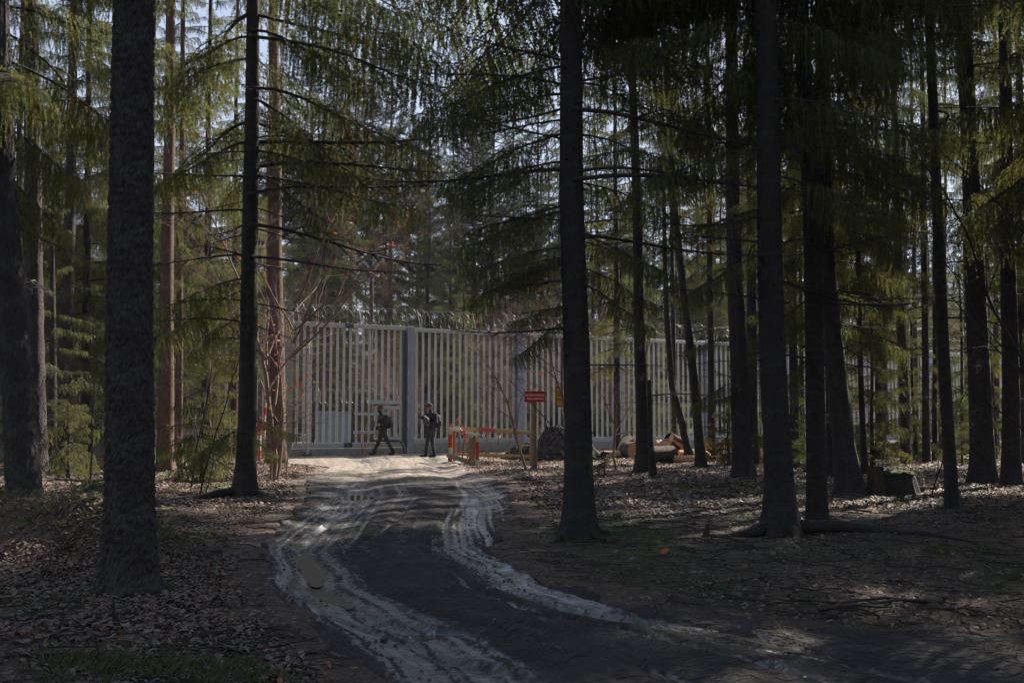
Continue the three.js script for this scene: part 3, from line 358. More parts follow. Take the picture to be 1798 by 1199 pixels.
// ---------------------------------------------------------------- the steel border fence
const FD = V(13.04, 0, -7.3).normalize(), P0 = at(718, 795, 42.7), FY = gBase(-43) - .02, FROT = Math.atan2(-FD.z, FD.x);
P0.y = FY;
const fencePoint = (x, y = 0, z = 0) => P0.clone().addScaledVector(FD, x).add(V(-FD.z * z, y, FD.x * z)); // x along, z towards the camera
const zinc = tex(256, 256, (u, v) => { const w = worley(24, 24, 5)(u, v), k = .9 + .12 * hash(w[2], 5, 1) + .06 * (fbm(u * 8, v * 8, 3, 6, 8, 8) - .5); return [enc(.45 * k), enc(.448 * k), enc(.445 * k)]; }, true);
const galvT = tex(512, 512, (u, v) => { const w = worley(40, 40, 15)(u, v), k = .9 + .16 * hash(w[2], 15, 1), s = sstep(.70, .76, fbm(u * 14, v * 5, 4, 16, 14, 5)); return [enc(lerp(.30, .55, s) * k), enc(lerp(.315, .55, s) * k), enc(lerp(.36, .56, s) * k)]; }, true);
const conc = tex(512, 512, (u, v) => { const k = .75 + .5 * fbm(u * 10, v * 10, 5, 8, 10, 10), s = sstep(.55, .75, fbm(u * 9, v * 3, 4, 18, 9, 3)); return [enc(.30 * k * (1 - .25 * s)), enc(.29 * k * (1 - .18 * s)), enc(.255 * k * (1 - .35 * s))]; }, true);
const cbump = tex(256, 256, (u, v) => fbm(u * 30, v * 30, 4, 9, 30, 30));
Object.assign(M, {
  steel: std({ map: zinc, roughness: .5, metalness: .08 }),
  galv: std({ map: galvT, roughness: .5, metalness: .15 }),
  bluePaint: std({ color: new THREE.Color(.13, .16, .21), roughness: .6 }),
  dark: std({ color: new THREE.Color(.06, .066, .085), roughness: .6 }),
  conc: std({ map: conc, bumpMap: cbump, bumpScale: .004, roughness: .95 }),
  wire: std({ color: new THREE.Color(.25, .25, .25), roughness: .5, metalness: .5 }),
  rubber: std({ color: new THREE.Color(.02, .02, .022), roughness: .6 }),
});
function hbeam(w, d, h) { // open H section: two flanges and a web
  return merge([box(w, h, .022, 0, h / 2, d / 2 - .011), box(w, h, .022, 0, h / 2, -d / 2 + .011), box(.02, h, d - .044, -.02, h / 2, 0)]);
}
const slatGeo = [4.42, 4.18, 4.5].map((h) => box(.078, h, .06, 0, h / 2, 0, .006));
const postGeo = hbeam(.30, .34, 5.06);
function panel(parent, x0, len, y0, top, gapped) { // one section between posts: rails, upright tubes, concrete kerb
  const p = new THREE.Group(); p.name = 'fence_panel'; p.position.x = x0; parent.add(p);
  const n = 17, s = slatGeo[0].clone(); s.scale(1, (top - y0 - .3) / 4.42, 1);
  for (let i = 0; i < n; i++) { const m = mesh('slat', s, M.steel, p); m.position.set((i + .5) * len / n, y0 + .16, (hash(i, x0 * 10) - .5) * .006); m.rotation.z = (hash(i, x0 * 7) - .5) * .003; }
  mesh('rail', box(len - .02, .15, .14, len / 2, y0 + .085, 0), M.steel, p); mesh('rail', box(len - .02, .14, .15, len / 2, top - .07, 0), M.steel, p);
  mesh('kerb', box(len - .03, y0 + .3, .28, len / 2, (y0 - .3) / 2, 0, .015), M.conc, p);
  return p;
}
const fr = thing('steel_fence', 'long fence of upright steel tubes right of the two soldiers, running off behind the trees', 'fence', P0.clone(), FROT);
for (let k = 0; k < 10; k++) panel(fr, 5 * k + .16, 4.68, .42, 4.95);
for (let k = 0; k <= 10; k++) { const m = mesh('post', postGeo, M.galv, fr); m.position.set(5 * k, -.06, 0); }
const fl = thing('steel_fence', 'fence of upright steel tubes on a tall concrete base left of the gate', 'fence', fencePoint(-5), FROT);
for (let k = 0; k < 4; k++) panel(fl, -5 * (k + 1) + .16, 4.68, .82, 4.98);
for (let k = 1; k <= 4; k++) { const m = mesh('post', postGeo, M.galv, fl); m.position.set(-5 * k, -.06, 0); }
{ // gate between the slab post and the first H post
  const slab = thing('gate_post', 'flat grey slab post at the left end of the steel gate', 'post', fencePoint(-4.98, -.1, -.05), FROT);
  mesh('post', box(.42, 5.45, .3, 0, 2.72, 0, .02), M.conc, slab); mesh('base_plate', box(.6, .08, .5, 0, .1, .02), M.conc, slab);
  const g = thing('steel_gate', 'tall steel tube gate with a small wicket door left of the two soldiers', 'gate', fencePoint(-4.72), FROT), L = 4.46, n = 17;
  mesh('kerb', box(L + .3, .52, .26, L / 2, -.02, -.05, .015), M.conc, g);
  mesh('rail', box(L, .17, .14, L / 2, .36, .02), M.steel, g); mesh('rail', box(L, .16, .16, L / 2, 4.92, .02), M.steel, g);
  mesh('joint_sleeve', box(.34, .19, .17, 2.15, .36, .02), M.dark, g); mesh('joint_sleeve', box(.34, .18, .19, 2.15, 4.92, .02), M.dark, g);
  for (let i = 0; i < n; i++) { const x = (i + .5) * L / n, wick = x > 3.05 && x < 4.25, m = mesh('slat', slatGeo[0], M.steel, g); if (wick) { m.position.set(x, 2.06, .02); m.scale.y = (4.84 - 2.06) / 4.42; } else { m.position.set(x, .44, .02); m.scale.y = 4.4 / 4.42; } }
  mesh('end_stile', box(.11, 4.5, .12, L + .02, 2.62, .02), M.dark, g);
  mesh('lintel', box(1.36, .14, .18, 3.66, 2.0, .03), M.steel, g);
  const w = new THREE.Group(); w.name = 'wicket_door'; w.position.set(3.08, .5, .06); g.add(w);
  mesh('rail', box(1.0, .13, .1, .64, 1.29, .05), M.steel, w); mesh('rail', box(1.0, .14, .1, .66, .08, .05), M.steel, w);
  for (let i = 0; i < 4; i++) mesh('slat', box(.105, 1.2, .09, .2 + i * .275, .66, 0), M.steel, w);
  mesh('lock_plate', box(.14, .2, .06, .05, .66, .07), M.dark, w);
  for (const y of [1.55, .84]) mesh('stay_bar', box(y > 1 ? 1.32 : 1.0, .11, .08, y > 1 ? 3.05 : 2.85, y, .13), M.steel, g);
  const sh = thing('sheet_metal_screen', 'bluish corrugated sheet seen behind the gate tubes beside the wicket door', 'panel', fencePoint(-3.2, 0, -1.6), FROT);
  for (let i = 0; i < 7; i++) mesh('sheet', box(.19, 1.6, .03, i * .2, .85, (i % 2) * .035), M.bluePaint, sh);
  const pole = thing('steel_pole', 'thin shiny pole with a bolted foot in front of the gate slab post', 'pole', fencePoint(-4.35, -.02, .55), FROT);
  mesh('shaft', new THREE.CylinderGeometry(.05, .05, 4.1, 14).translate(0, 2.05, 0), M.steel, pole); mesh('foot', merge([box(.34, .04, .3, 0, .05, 0), box(.05, .1, .05, -.12, .1, .09), box(.05, .1, .05, .12, .1, .09)]), M.dark, pole); mesh('cap', new THREE.SphereGeometry(.075, 12, 8).scale(1, .6, 1).translate(0, 4.12, 0), M.conc, pole);
  const hose = []; for (let i = 0; i <= 16; i++) { const u = i / 16; hose.push(u < .6 ? V(-1.3 + u * 2, .52 - .02 * u, .16) : V(-.1 + .22 * Math.sin((u - .6) / .4 * 1.5), .5 - .55 * Math.pow((u - .6) / .4, 1.6), .22)); }
  const hm = mesh('hose', new THREE.TubeGeometry(new THREE.CatmullRomCurve3(hose), 40, .03, 8), M.rubber); hm.position.copy(fencePoint(-.42)); hm.rotation.y = FROT; tag(hm, 'black hose looping down beside the first fence post at the wicket', 'hose');
}
{ // razor wire
  const coil = (x0, x1, r, y, z, pitch, seed) => { const rr = rng(seed), q = [], n = Math.round((x1 - x0) / pitch * 14); let w = 0; for (let i = 0; i <= n; i++) { const t = i / 14 * 2 * PI, k = 1 + .10 * Math.sin(t * .37 + seed) + .06 * (rr() - .5); w = lerp(w, (rr() - .5) * .2, .05); q.push(V(x0 + (x1 - x0) * i / n + .09 * Math.sin(t), y + r * k * Math.cos(t) + w * .3 + .05 * Math.sin(i * .011 * 7), z + r * k * Math.sin(t) * .8 + w)); } return new MB().tube(q, .0055, 3, 1, 1, false).geo(); };
  const rw = thing('razor_wire', 'coils of razor wire running along the top of the steel fence and gate', 'razor wire', P0.clone(), FROT);
  mesh('coil', coil(-25, 48, .30, 5.30, 0, .36, 1), M.wire, rw); mesh('coil', coil(-25, 48, .26, 5.52, -.5, .42, 2), M.wire, rw);
  for (let x = -24.5; x < 48; x += 2.5) { mesh('bracket', merge([bar(V(x, 4.9, -.05), V(x, 5.72, -.42), .022, .022), bar(V(x, 4.9, .05), V(x - .12, 5.3, .3), .022, .022)]), M.steel, rw); }
  const line = []; for (let x = -25; x <= 48; x += .5) line.push(V(x, 5.72 - .04 * Math.sin((x + .5) / 2.5 * PI) ** 2, -.42)); mesh('strand', new MB().tube(line, .006, 3, 1, 1, false).geo(), M.wire, rw);
  const lo = thing('razor_wire', 'loose coil of razor wire behind the gate tubes above the bluish sheet', 'razor wire', P0.clone(), FROT);
  mesh('coil', coil(-3.6, -.9, .34, 2.25, -1.5, .22, 3), M.wire, lo);
}

// ---------------------------------------------------------------- signs, railings, mound
const wood = tex(256, 256, (u, v) => { const g = fbm(u * 24, v * 3, 4, 201, 24, 3), k = .7 + .6 * g; return [enc(.21 * k), enc(.155 * k), enc(.085 * k)]; }, true);
Object.assign(M, {
  wood: std({ map: wood, roughness: .85 }), woodRed: std({ map: wood, color: new THREE.Color(1.7, .32, .2), roughness: .7 }), woodWhite: std({ map: wood, color: new THREE.Color(2.1, 2.6, 3.6), roughness: .8 }), woodYellow: std({ map: wood, color: new THREE.Color(1.6, 1.55, 1.2), roughness: .8 }),
  redPaint: std({ color: new THREE.Color(.42, .02, .02), roughness: .6 }), redTape: new THREE.MeshPhysicalMaterial({ color: new THREE.Color(.62, .03, .03), roughness: .5, transmission: .3, thickness: 0, side: THREE.DoubleSide }),
});
function signTex(w, h, draw) { const cv = document.createElement('canvas'); cv.width = w; cv.height = h; draw(cv.getContext('2d')); const t = new THREE.CanvasTexture(cv); t.colorSpace = THREE.SRGBColorSpace; return t; }
function signFace(w, h, t) { return std({ map: t, roughness: .5 }); }
const fit = (g, s, x, y, w, font) => { g.font = font; g.save(); g.translate(x, y); g.scale(w / g.measureText(s).width, 1); g.fillText(s, 0, 0); g.restore(); };
{
  const d = 30.4, foot = at(938, 822, d), post = thing('sign_post', 'round weathered wooden post that carries the red sign', 'post', V(foot.x, surf(foot.x, foot.z) - .2, foot.z));
  const H = at(938, 684, d).y - post.position.y; mesh('post', new THREE.LatheGeometry([[0, 0], [.088, 0], [.085, H - .06], [.07, H - .015], [0, H]].map((q) => new THREE.Vector2(...q)), 16), M.wood, post);
  const c = at(939, 696.5, d), w = 36 / F * d, h = 19 / F * d;
  const sg = thing('sign', 'red sign with two lines of white lettering on a wooden post', 'sign', V(c.x, c.y, c.z + .1), .03);
  mesh('plate', box(w, h, .012, 0, 0, 0, .003), M.redPaint, sg);
  const t = signTex(512, 270, (g) => { g.fillStyle = 'rgb(186,18,22)'; g.fillRect(0, 0, 512, 270); g.fillStyle = 'rgb(238,226,220)'; fit(g, 'PAS DROGI GRANICZNEJ', 18, 118, 476, 'bold 62px sans-serif'); fit(g, 'WEJŚCIE ZABRONIONE', 34, 212, 444, 'bold 62px sans-serif'); });
  const f = mesh('lettering', new THREE.PlaneGeometry(w * .985, h * .97), signFace(w, h, t), sg); f.position.z = .009;
  const d2 = 25, c2 = at(997, 697, d2), w2 = 44 / F * d2, h2 = 35 / F * d2;
  const f2 = at(1000, 830, d2), p2 = thing('sign_post', 'post of the yellow sign, hidden by the middle spruce', 'post', V(f2.x, surf(f2.x, f2.z) - .2, f2.z)); mesh('post', new THREE.CylinderGeometry(.05, .05, 2.4, 12).translate(0, 1.2, 0), M.wood, p2);
  const s2 = thing('sign', 'yellow sign with red border half hidden behind the middle spruce', 'sign', V(c2.x, c2.y, c2.z + .07), .02);
  mesh('plate', box(w2, h2, .012, 0, 0, 0, .003), M.redPaint, s2);
  const t2 = signTex(512, 400, (g) => { g.fillStyle = 'rgb(160,14,16)'; g.fillRect(0, 0, 512, 400); g.fillStyle = 'rgb(226,158,6)'; g.fillRect(24, 22, 464, 356); g.fillStyle = 'rgb(24,18,10)'; fit(g, 'GRANICA', 48, 184, 400, 'bold 76px sans-serif'); fit(g, 'PRZEKRACZANIE', 38, 268, 436, 'bold 50px sans-serif'); });
  mesh('lettering', new THREE.PlaneGeometry(w2 * .985, h2 * .98), signFace(w2, h2, t2), s2).position.z = .009;
}
{ // wooden safety railings
  const ends = (a, b, da, db) => { const A = at(a[0], a[1], da), B = at(b[0], b[1], db); return [A, B]; };
  const A = thing('wooden_railing', 'short red and white wooden railing turned end on beside the track', 'railing', V(0, 0, 0)), d1 = 36, d2 = 33.2;
  const [tl, tr] = ends([791, 753], [841, 764.5], d1, d2), [bl, br] = ends([787, 799], [834, 815], d1, d2);
  const pl = at(790, 810, d1), pr = at(837.5, 818, d2), plT = at(790.5, 751, d1), prT = at(838.5, 765, d2);
  const striped = (a, b, w, cols, parent, name) => cols.forEach((m, i) => mesh(name, bar(a.clone().lerp(b, i / cols.length), a.clone().lerp(b, (i + 1) / cols.length), w, w * .8), m, parent));
  striped(pl, plT, .13, [M.woodRed, M.woodWhite, M.woodRed, M.woodRed, M.woodWhite], A, 'post'); striped(pr, prT, .11, [M.woodWhite, M.woodRed, M.redPaint, M.woodRed, M.woodWhite], A, 'post');
  striped(tl, tr, .11, [M.woodWhite, M.woodWhite, M.woodRed, M.woodWhite, M.woodWhite], A, 'rail'); mesh('rail', bar(bl, br, .1, .16), M.wood, A);
  for (let i = 1; i < 5; i++) mesh('bar', bar(bl.clone().lerp(br, i / 5.6), tl.clone().lerp(tr, i / 5.6), .04, .03), i === 3 ? M.woodRed : M.wood, A);
  mesh('plank', bar(at(828, 812, 33.6), at(830, 768, 33.6), .2, .04), M.wood, A);
  A.userData.label = 'short red and white wooden railing turned end on beside the track';
  const B = thing('wooden_railing', 'long yellowish wooden railing running from the short one to the red sign post', 'railing', V(0, 0, 0));
  const [b0, b1] = ends([797, 751.5], [935, 759.5], 36.3, 33.5), [c0, c1] = ends([797, 797], [935, 802], 36.3, 33.5), cols = [M.woodWhite, M.woodYellow, M.woodYellow, M.woodRed, M.woodRed, M.woodYellow, M.woodYellow, M.woodYellow, M.woodYellow];
  cols.forEach((m, i) => mesh('rail', bar(b0.clone().lerp(b1, i / 9), b0.clone().lerp(b1, (i + 1) / 9), .11, .09), m, B)); mesh('rail', bar(c0, c1, .09, .08), M.woodYellow, B);
  for (let i = 1; i < 7; i++) mesh('bar', bar(c0.clone().lerp(c1, i / 7), b0.clone().lerp(b1, i / 7 + .018), .04, .03), M.woodYellow, B);
  for (const u of [.005, .985]) mesh('post', bar(c0.clone().lerp(c1, u).add(V(0, -.4, 0)), b0.clone().lerp(b1, u), .1, .1), u < .5 ? M.woodRed : M.woodYellow, B);
  const C = thing('wooden_railing', 'wooden railing with a red banded top rail behind the black spruce on the left', 'railing', V(0, 0, 0));
  const [e0, e1] = ends([300, 750], [455, 752], 36, 36.5), [g0, g1] = ends([300, 798], [455, 797], 36, 36.5);
  [M.woodYellow, M.woodYellow, M.woodRed, M.woodRed, M.woodYellow, M.woodYellow, M.woodYellow, M.woodRed, M.woodRed].forEach((m, i) => mesh('rail', bar(e0.clone().lerp(e1, i / 9), e0.clone().lerp(e1, (i + 1) / 9), .1, .08), m, C)); mesh('rail', bar(g0, g1, .1, .08), M.wood, C);
  for (let i = 0; i < 8; i++) mesh('bar', bar(g0.clone().lerp(g1, (i + .3) / 8), e0.clone().lerp(e1, (i + .3) / 8), .045, .03), i === 4 ? M.woodRed : M.woodYellow, C);
  striped(at(454, 816, 36.5), at(454.5, 740, 36.5), .13, [M.woodRed, M.woodWhite, M.woodRed], C, 'post'); mesh('foot_board', bar(at(335, 809, 35.7), at(465, 811, 35.7), .12, .05), M.woodRed, C);
  const sp = thing('striped_pole', 'red and white striped pole leaning behind the reddish pine', 'pole', V(0, 0, 0)); striped(at(463, 770, 37), at(466, 688, 37), .07, [M.woodWhite, M.redPaint, M.woodWhite, M.redPaint, M.woodWhite, M.redPaint], sp, 'band');
  const tp = []; for (const [x, y, d] of [[790, 748, 35.8], [797, 742, 35.4], [805, 734, 35], [807, 742, 34.8], [810, 754, 34.6], [814, 764, 34.4], [818, 771, 34.2], [822, 763, 34]]) tp.push(at(x, y, d));
  const cu = new THREE.CatmullRomCurve3(tp, false, 'catmullrom', .1), mb = new MB(), S = 40; for (let i = 0; i < S; i++) { const a = cu.getPoint(i / S), b = cu.getPoint((i + 1) / S), w = (u) => V(.035 * Math.sin(u * 9), .045, .045 * Math.cos(u * 7)), wa = w(i / S), wb = w((i + 1) / S), A1 = a.clone().add(wa), A2 = a.clone().sub(wa), B1 = b.clone().add(wb), B2 = b.clone().sub(wb); mb.flat(A1, A2, B1); mb.flat(A2, B2, B1); }
  tag(mesh('barrier_tape', mb.geo(), M.redTape), 'bright red tape draped over the end of the short railing', 'tape');
  const stake = (a, b, d, w, m, label) => { const o = mesh('stake', bar(at(...a, d), at(...b, d), w, w), m); tag(o, label, 'stake'); };
  stake([637, 796], [629.5, 757], 40.2, .035, M.woodRed, 'long thin reddish stake leaning at the gate behind the walking soldier'); stake([645, 795], [640, 780], 39.8, .035, M.redPaint, 'short red stake beside the long leaning one'); stake([414, 750], [414.5, 700], 37, .035, M.redPaint, 'upright thin red rod above the left railing');
}
{ // heap of dark soil
  const c = onGround(958, 806); c.z = -36.3; c.x = (962 - 899) / F * 36.3; const mb = new MB(), N = 72, K = 40, rows = [], h = (x, z) => { const q = Math.hypot(x / 1.75, z / 1.4), q2 = Math.hypot((x - 1.5) / 1.3, z / 1.0); return 1.22 * Math.max(0, 1 - Math.pow(q, 1.15)) * (1 + .2 * Math.sin(x * 3)) + .5 * Math.max(0, 1 - q2) + .34 * (fbm(x * 3 + 9, z * 3, 4, 301) - .5) + .2 * (fbm(x * 9, z * 9, 3, 305) - .5) * sstep(1.6, 1, q) - .12; };
  const g = new THREE.PlaneGeometry(5.4, 3.6, N * 2, K * 2); g.rotateX(-PI / 2); const p = g.attributes.position; for (let i = 0; i < p.count; i++) p.setY(i, h(p.getX(i), p.getZ(i))); g.computeVertexNormals();
  const soil = tex(256, 256, (u, v) => { const k = .6 + .8 * fbm(u * 16, v * 16, 4, 308, 16, 16); return [enc(.05 * k), enc(.037 * k), enc(.029 * k)]; }, true);
  M.soil = std({ map: soil, bumpMap: cbump, bumpScale: .04, roughness: 1 }); const m = mesh('soil_heap', g, M.soil); m.position.set(c.x, gBase(c.z) - .04, c.z); tag(m, 'heap of dark crumbly soil behind the red sign post', 'heap');
  const rr = rng(311), cg = new THREE.DodecahedronGeometry(1, 0), cl = []; for (let i = 0; i < 1500; i++) { const x = R(rr, -1.9, 2.3), z = R(rr, -.8, 1.5), y = h(x, z); if (y < -.02) continue; cl.push({ p: V(x, y + .01, z), rx: rr() * 6, ry: rr() * 6, rz: rr() * 6, s: R(rr, .012, .042) * (rr() < .06 ? 1.6 : 1), sv: V(1, R(rr, .5, .9), R(rr, .7, 1.3)) }); } copies('clods', cg, M.soil, cl, m);
}
// ---------------------------------------------------------------- cut logs
const ringT = tex(256, 256, (u, v) => { const r = Math.hypot(u - .5, v - .5) * 2, k = .82 + .16 * Math.sin(r * 46 + 3 * fbm(u * 4, v * 4, 2, 401)) + .2 * (fbm(u * 20, v * 20, 3, 404) - .5), e = r > .92 ? .4 : 1; return [enc(.72 * k * e), enc(.44 * k * e), enc(.25 * k * e)]; }, true);
Object.assign(M, { cut: std({ map: ringT, roughness: .85 }), split: std({ map: wood, color: new THREE.Color(3.3, 2.6, 2.5), roughness: .85 }), logBark: std({ map: SPRU.map, color: new THREE.Color(2.4, 2.0, 1.75), bumpMap: SPRU.bump, bumpScale: .02, roughness: .95 }) });
function log(label, px, py, d, r, L, yaw, o = {}) { // yaw: 0 lies across the view, PI/2 shows its end
  const p = at(px, py, d), t = thing(o.name || 'log', label, o.category || 'log', V(p.x, Math.max(p.y, surf(p.x, p.z) + r * .85), p.z), yaw, 'cut logs by the fence'); t.rotation.order = 'YZX'; t.rotation.z = o.tilt || 0;
  const g = new THREE.CylinderGeometry(r, r * 1.06, L, 26, 6, true, o.half ? 0 : 0, o.half ? PI : 2 * PI), q = g.attributes.position; for (let i = 0; i < q.count; i++) { const a = Math.atan2(q.getZ(i), q.getX(i)), k = 1 + .05 * Math.sin(a * 3 + px) + .03 * Math.sin(a * 7); q.setX(i, q.getX(i) * k); q.setZ(i, q.getZ(i) * k); } g.computeVertexNormals(); g.rotateZ(PI / 2); mesh('bark', g, o.pale ? M.split : M.logBark, t);
  for (const s of [-1, 1]) { const c = new THREE.CircleGeometry(r * 1.04, 26, 0, o.half ? PI : 2 * PI), w = c.attributes.position; for (let i = 1; i < w.count; i++) { const a = Math.atan2(w.getY(i), w.getX(i)); w.setXY(i, w.getX(i) * (1 + .05 * Math.sin(a * 3 + px)), w.getY(i) * (1 + .05 * Math.sin(a * 3 + px))); } if (o.half) c.rotateZ(-PI / 2); c.rotateY(s * PI / 2); c.translate(s * L / 2, 0, 0); mesh('cut_face', c, M.cut, t); }
  if (o.half) { const f = new THREE.PlaneGeometry(L, 2 * r); f.rotateX(o.up ? -PI / 2 : PI / 2); f.translate(0, 0, 0); mesh('split_face', box(L * .995, .02, 2 * r, 0, 0, 0), M.split, t); }
}
log('short log with a pale round end left of the slim spruce by the fence', 1107, 792, 36.5, .28, .62, 1.95);
log('log tilted up behind the round ended one left of the slim spruce', 1098, 785, 37.2, .23, .9, 1.2, { tilt: .5 });
log('dark barked log lying in front of the log heap, its orange end to the right', 1160, 806, 34.6, .27, .95, .55);
log('split billet on top of the log heap, pale face up', 1186, 779, 36, .26, .62, .5, { tilt: -.5, half: 1, name: 'billet', category: 'firewood' });
log('round billet just under the topmost split one', 1175, 788, 36, .24, .6, .9, { tilt: -.2 });
log('pinkish split billet at the left of the log heap', 1160, 789, 36.4, .22, .5, 2.0, { tilt: .6, pale: 1, half: 1, name: 'billet', category: 'firewood' });
log('small square cut block between the heap and the leaning trunks', 1199, 800, 35.4, .18, .34, .3, { pale: 1, name: 'billet', category: 'firewood' });
log('flat slab of wood lying low in front of the leaning trunks', 1208, 806, 34.5, .11, .9, .1, { pale: 1 });
log('slab leaning up right of the straight dark leaning trunk', 1247, 790, 36, .16, 1.1, .2, { tilt: -.6, pale: 1, half: 1, name: 'billet', category: 'firewood' });
log('upright round with an orange face just left of the stout trunk', 1273, 787, 36.5, .27, .5, 1.5);
log('split billet lying under that orange faced round', 1268, 802, 35.2, .2, .7, .8, { half: 1, name: 'billet', category: 'firewood' });
log('stacked log right of the stout trunk, upper one', 1338, 788, 37.5, .2, 1.2, .9);
log('stacked log right of the stout trunk, lower one with its end facing', 1334, 801, 36.2, .2, 1.1, 1.0);
log('low pale slab on the ground by the soil heap', 1082, 797, 36.6, .1, .9, .15, { pale: 1 });
log('long peeled trunk lying in front of the fence behind the stump', 1575, 792, 45, .24, 9.5, .42, { name: 'felled_trunk', category: 'felled trunk' });
log('second felled trunk lying lower in the grass behind the stump', 1520, 803, 38, .13, 4.2, .06, { name: 'felled_trunk', category: 'felled trunk' });
log('felled trunk lying by the fence at the right edge', 1720, 795, 46, .2, 8, .4, { name: 'felled_trunk', category: 'felled trunk' });
[[1190, 792, 36.2, .13, .5, .4, .3], [1170, 797, 35.6, .12, .45, 1.3, 0], [1226, 803, 35, .13, .5, -.3, .2], [1240, 800, 35.6, .14, .45, .9, -.3], [1256, 796, 36, .12, .5, -.2, .4], [1290, 800, 35.4, .14, .5, .5, 0], [1345, 796, 36.8, .15, .45, -.3, .2], [1128, 803, 35.4, .12, .5, -.25, 0]].forEach(([x, y, d, r, L, yaw, tilt], i) => log(['narrow billet at the top right of the log heap', 'narrow billet low at the left of the log heap', 'billet lying between the two leaning trunks', 'billet standing askew right of the leaning trunks', 'tilted billet behind the leaning slab', 'billet against the left foot of the stout trunk', 'billet in front of the stacked logs', 'billet on the leaves by the slim spruce'][i], x, y, d, r, L, yaw, { tilt, half: i % 2, pale: i % 3 === 0, name: 'billet', category: 'firewood' }));
{ // stump with a mossy half
  const p = onGround(1572, 872), t = thing('tree_stump', 'broad mossy stump with a paler standing block beside it', 'stump', V(p.x, groundH(p.x, p.z) - .1, p.z));
  const body = (r, h, x, seed, m, rough) => { const g = new THREE.CylinderGeometry(r * .86, r * 1.3, h, 30, 8), q = g.attributes.position; for (let i = 0; i < q.count; i++) { const a = Math.atan2(q.getZ(i), q.getX(i)), y = q.getY(i), k = 1 + .1 * Math.sin(a * 4 + seed) + .06 * Math.sin(a * 9); q.setXYZ(i, q.getX(i) * k, y > h * .45 ? y + rough * (hash(i, seed) - .5) : y, q.getZ(i) * k); } g.computeVertexNormals(); g.translate(x, h / 2, 0); { const w = g.attributes.uv; for (let i = 0; i < w.count; i++) w.setXY(i, w.getX(i) * 3, w.getY(i) * .7); } return mesh(m === M.logBark ? 'block' : 'stump', g, m, t); };
  body(.31, .5, .08, 2, M.spruce, .12); body(.15, .62, -.34, 5, M.logBark, .06);
  const g = new THREE.SphereGeometry(.3, 24, 10).scale(1.02, .22, 1.02), q = g.attributes.position; for (let i = 0; i < q.count; i++) q.setY(i, q.getY(i) + .06 * (n2(q.getX(i) * 14, q.getZ(i) * 14, 5) - .5)); g.computeVertexNormals(); g.translate(.08, .5, 0); mesh('moss', g, M.moss, t);
}

// ---------------------------------------------------------------- people
const smin = (a, b, k) => { const h = Math.max(k - Math.abs(a - b), 0) / k; return Math.min(a, b) - h * h * k * .25; };
function sdf(bones, k, cell) { // tapered capsules [ax,ay,az,ra, bx,by,bz,rb, colour] joined smoothly and meshed
  const lo = V(9, 9, 9), hi = V(-9, -9, -9); for (const b of bones) { lo.min(V(b[0] - b[3], b[1] - b[3], b[2] - b[3])).min(V(b[4] - b[7], b[5] - b[7], b[6] - b[7])); hi.max(V(b[0] + b[3], b[1] + b[3], b[2] + b[3])).max(V(b[4] + b[7], b[5] + b[7], b[6] + b[7])); }
  const c = lo.clone().add(hi).multiplyScalar(.5), half = Math.max(hi.x - lo.x, hi.y - lo.y, hi.z - lo.z) / 2 + cell * 3, n = Math.min(180, Math.ceil(2 * half / cell)), mc = new MarchingCubes(n, new THREE.MeshBasicMaterial(), false, false, 90000);
  const cap = (b, x, y, z) => { const dx = b[4] - b[0], dy = b[5] - b[1], dz = b[6] - b[2], t = clamp(((x - b[0]) * dx + (y - b[1]) * dy + (z - b[2]) * dz) / (dx * dx + dy * dy + dz * dz + 1e-9)); return Math.hypot(x - b[0] - dx * t, y - b[1] - dy * t, z - b[2] - dz * t) - lerp(b[3], b[7], t); };
  for (let z = 0; z < n; z++) for (let y = 0; y < n; y++) for (let x = 0; x < n; x++) { const X = c.x + half * (x - n / 2) / (n / 2), Y = c.y + half * (y - n / 2) / (n / 2), Z = c.z + half * (z - n / 2) / (n / 2); let d = 9; if (X > lo.x - .03 && X < hi.x + .03 && Z > lo.z - .03 && Z < hi.z + .03 && Y > lo.y - .03 && Y < hi.y + .03) for (const b of bones) d = smin(d, cap(b, X, Y, Z), k); mc.field[x + y * n + z * n * n] = -d; }
  mc.isolation = 0; mc.update(); const cnt = mc.count, P = new Float32Array(cnt * 3), Nn = new Float32Array(cnt * 3), C = new Float32Array(cnt * 3);
  for (let i = 0; i < cnt; i++) { const x = mc.positionArray[i * 3] * half + c.x, y = mc.positionArray[i * 3 + 1] * half + c.y, z = mc.positionArray[i * 3 + 2] * half + c.z; P.set([x, y, z], i * 3); const nn = V(mc.normalArray[i * 3], mc.normalArray[i * 3 + 1], mc.normalArray[i * 3 + 2]).normalize(); Nn.set([nn.x, nn.y, nn.z], i * 3); let best = 9, col = [1, 1, 1]; for (const b of bones) { const q = cap(b, x, y, z); if (q < best) { best = q; col = b[8]; } } C.set(col, i * 3); }
  const g = new THREE.BufferGeometry(); g.setAttribute('position', new THREE.BufferAttribute(P, 3)); g.setAttribute('normal', new THREE.BufferAttribute(Nn, 3)); g.setAttribute('color', new THREE.BufferAttribute(C, 3)); return g;
}
const SKIN = [.34, .19, .14], OLIVE = [.026, .026, .021], TROU = [.034, .034, .029], BOOT = [.014, .013, .013], NAVY = [.012, .013, .020], CAPC = [.05, .052, .038];
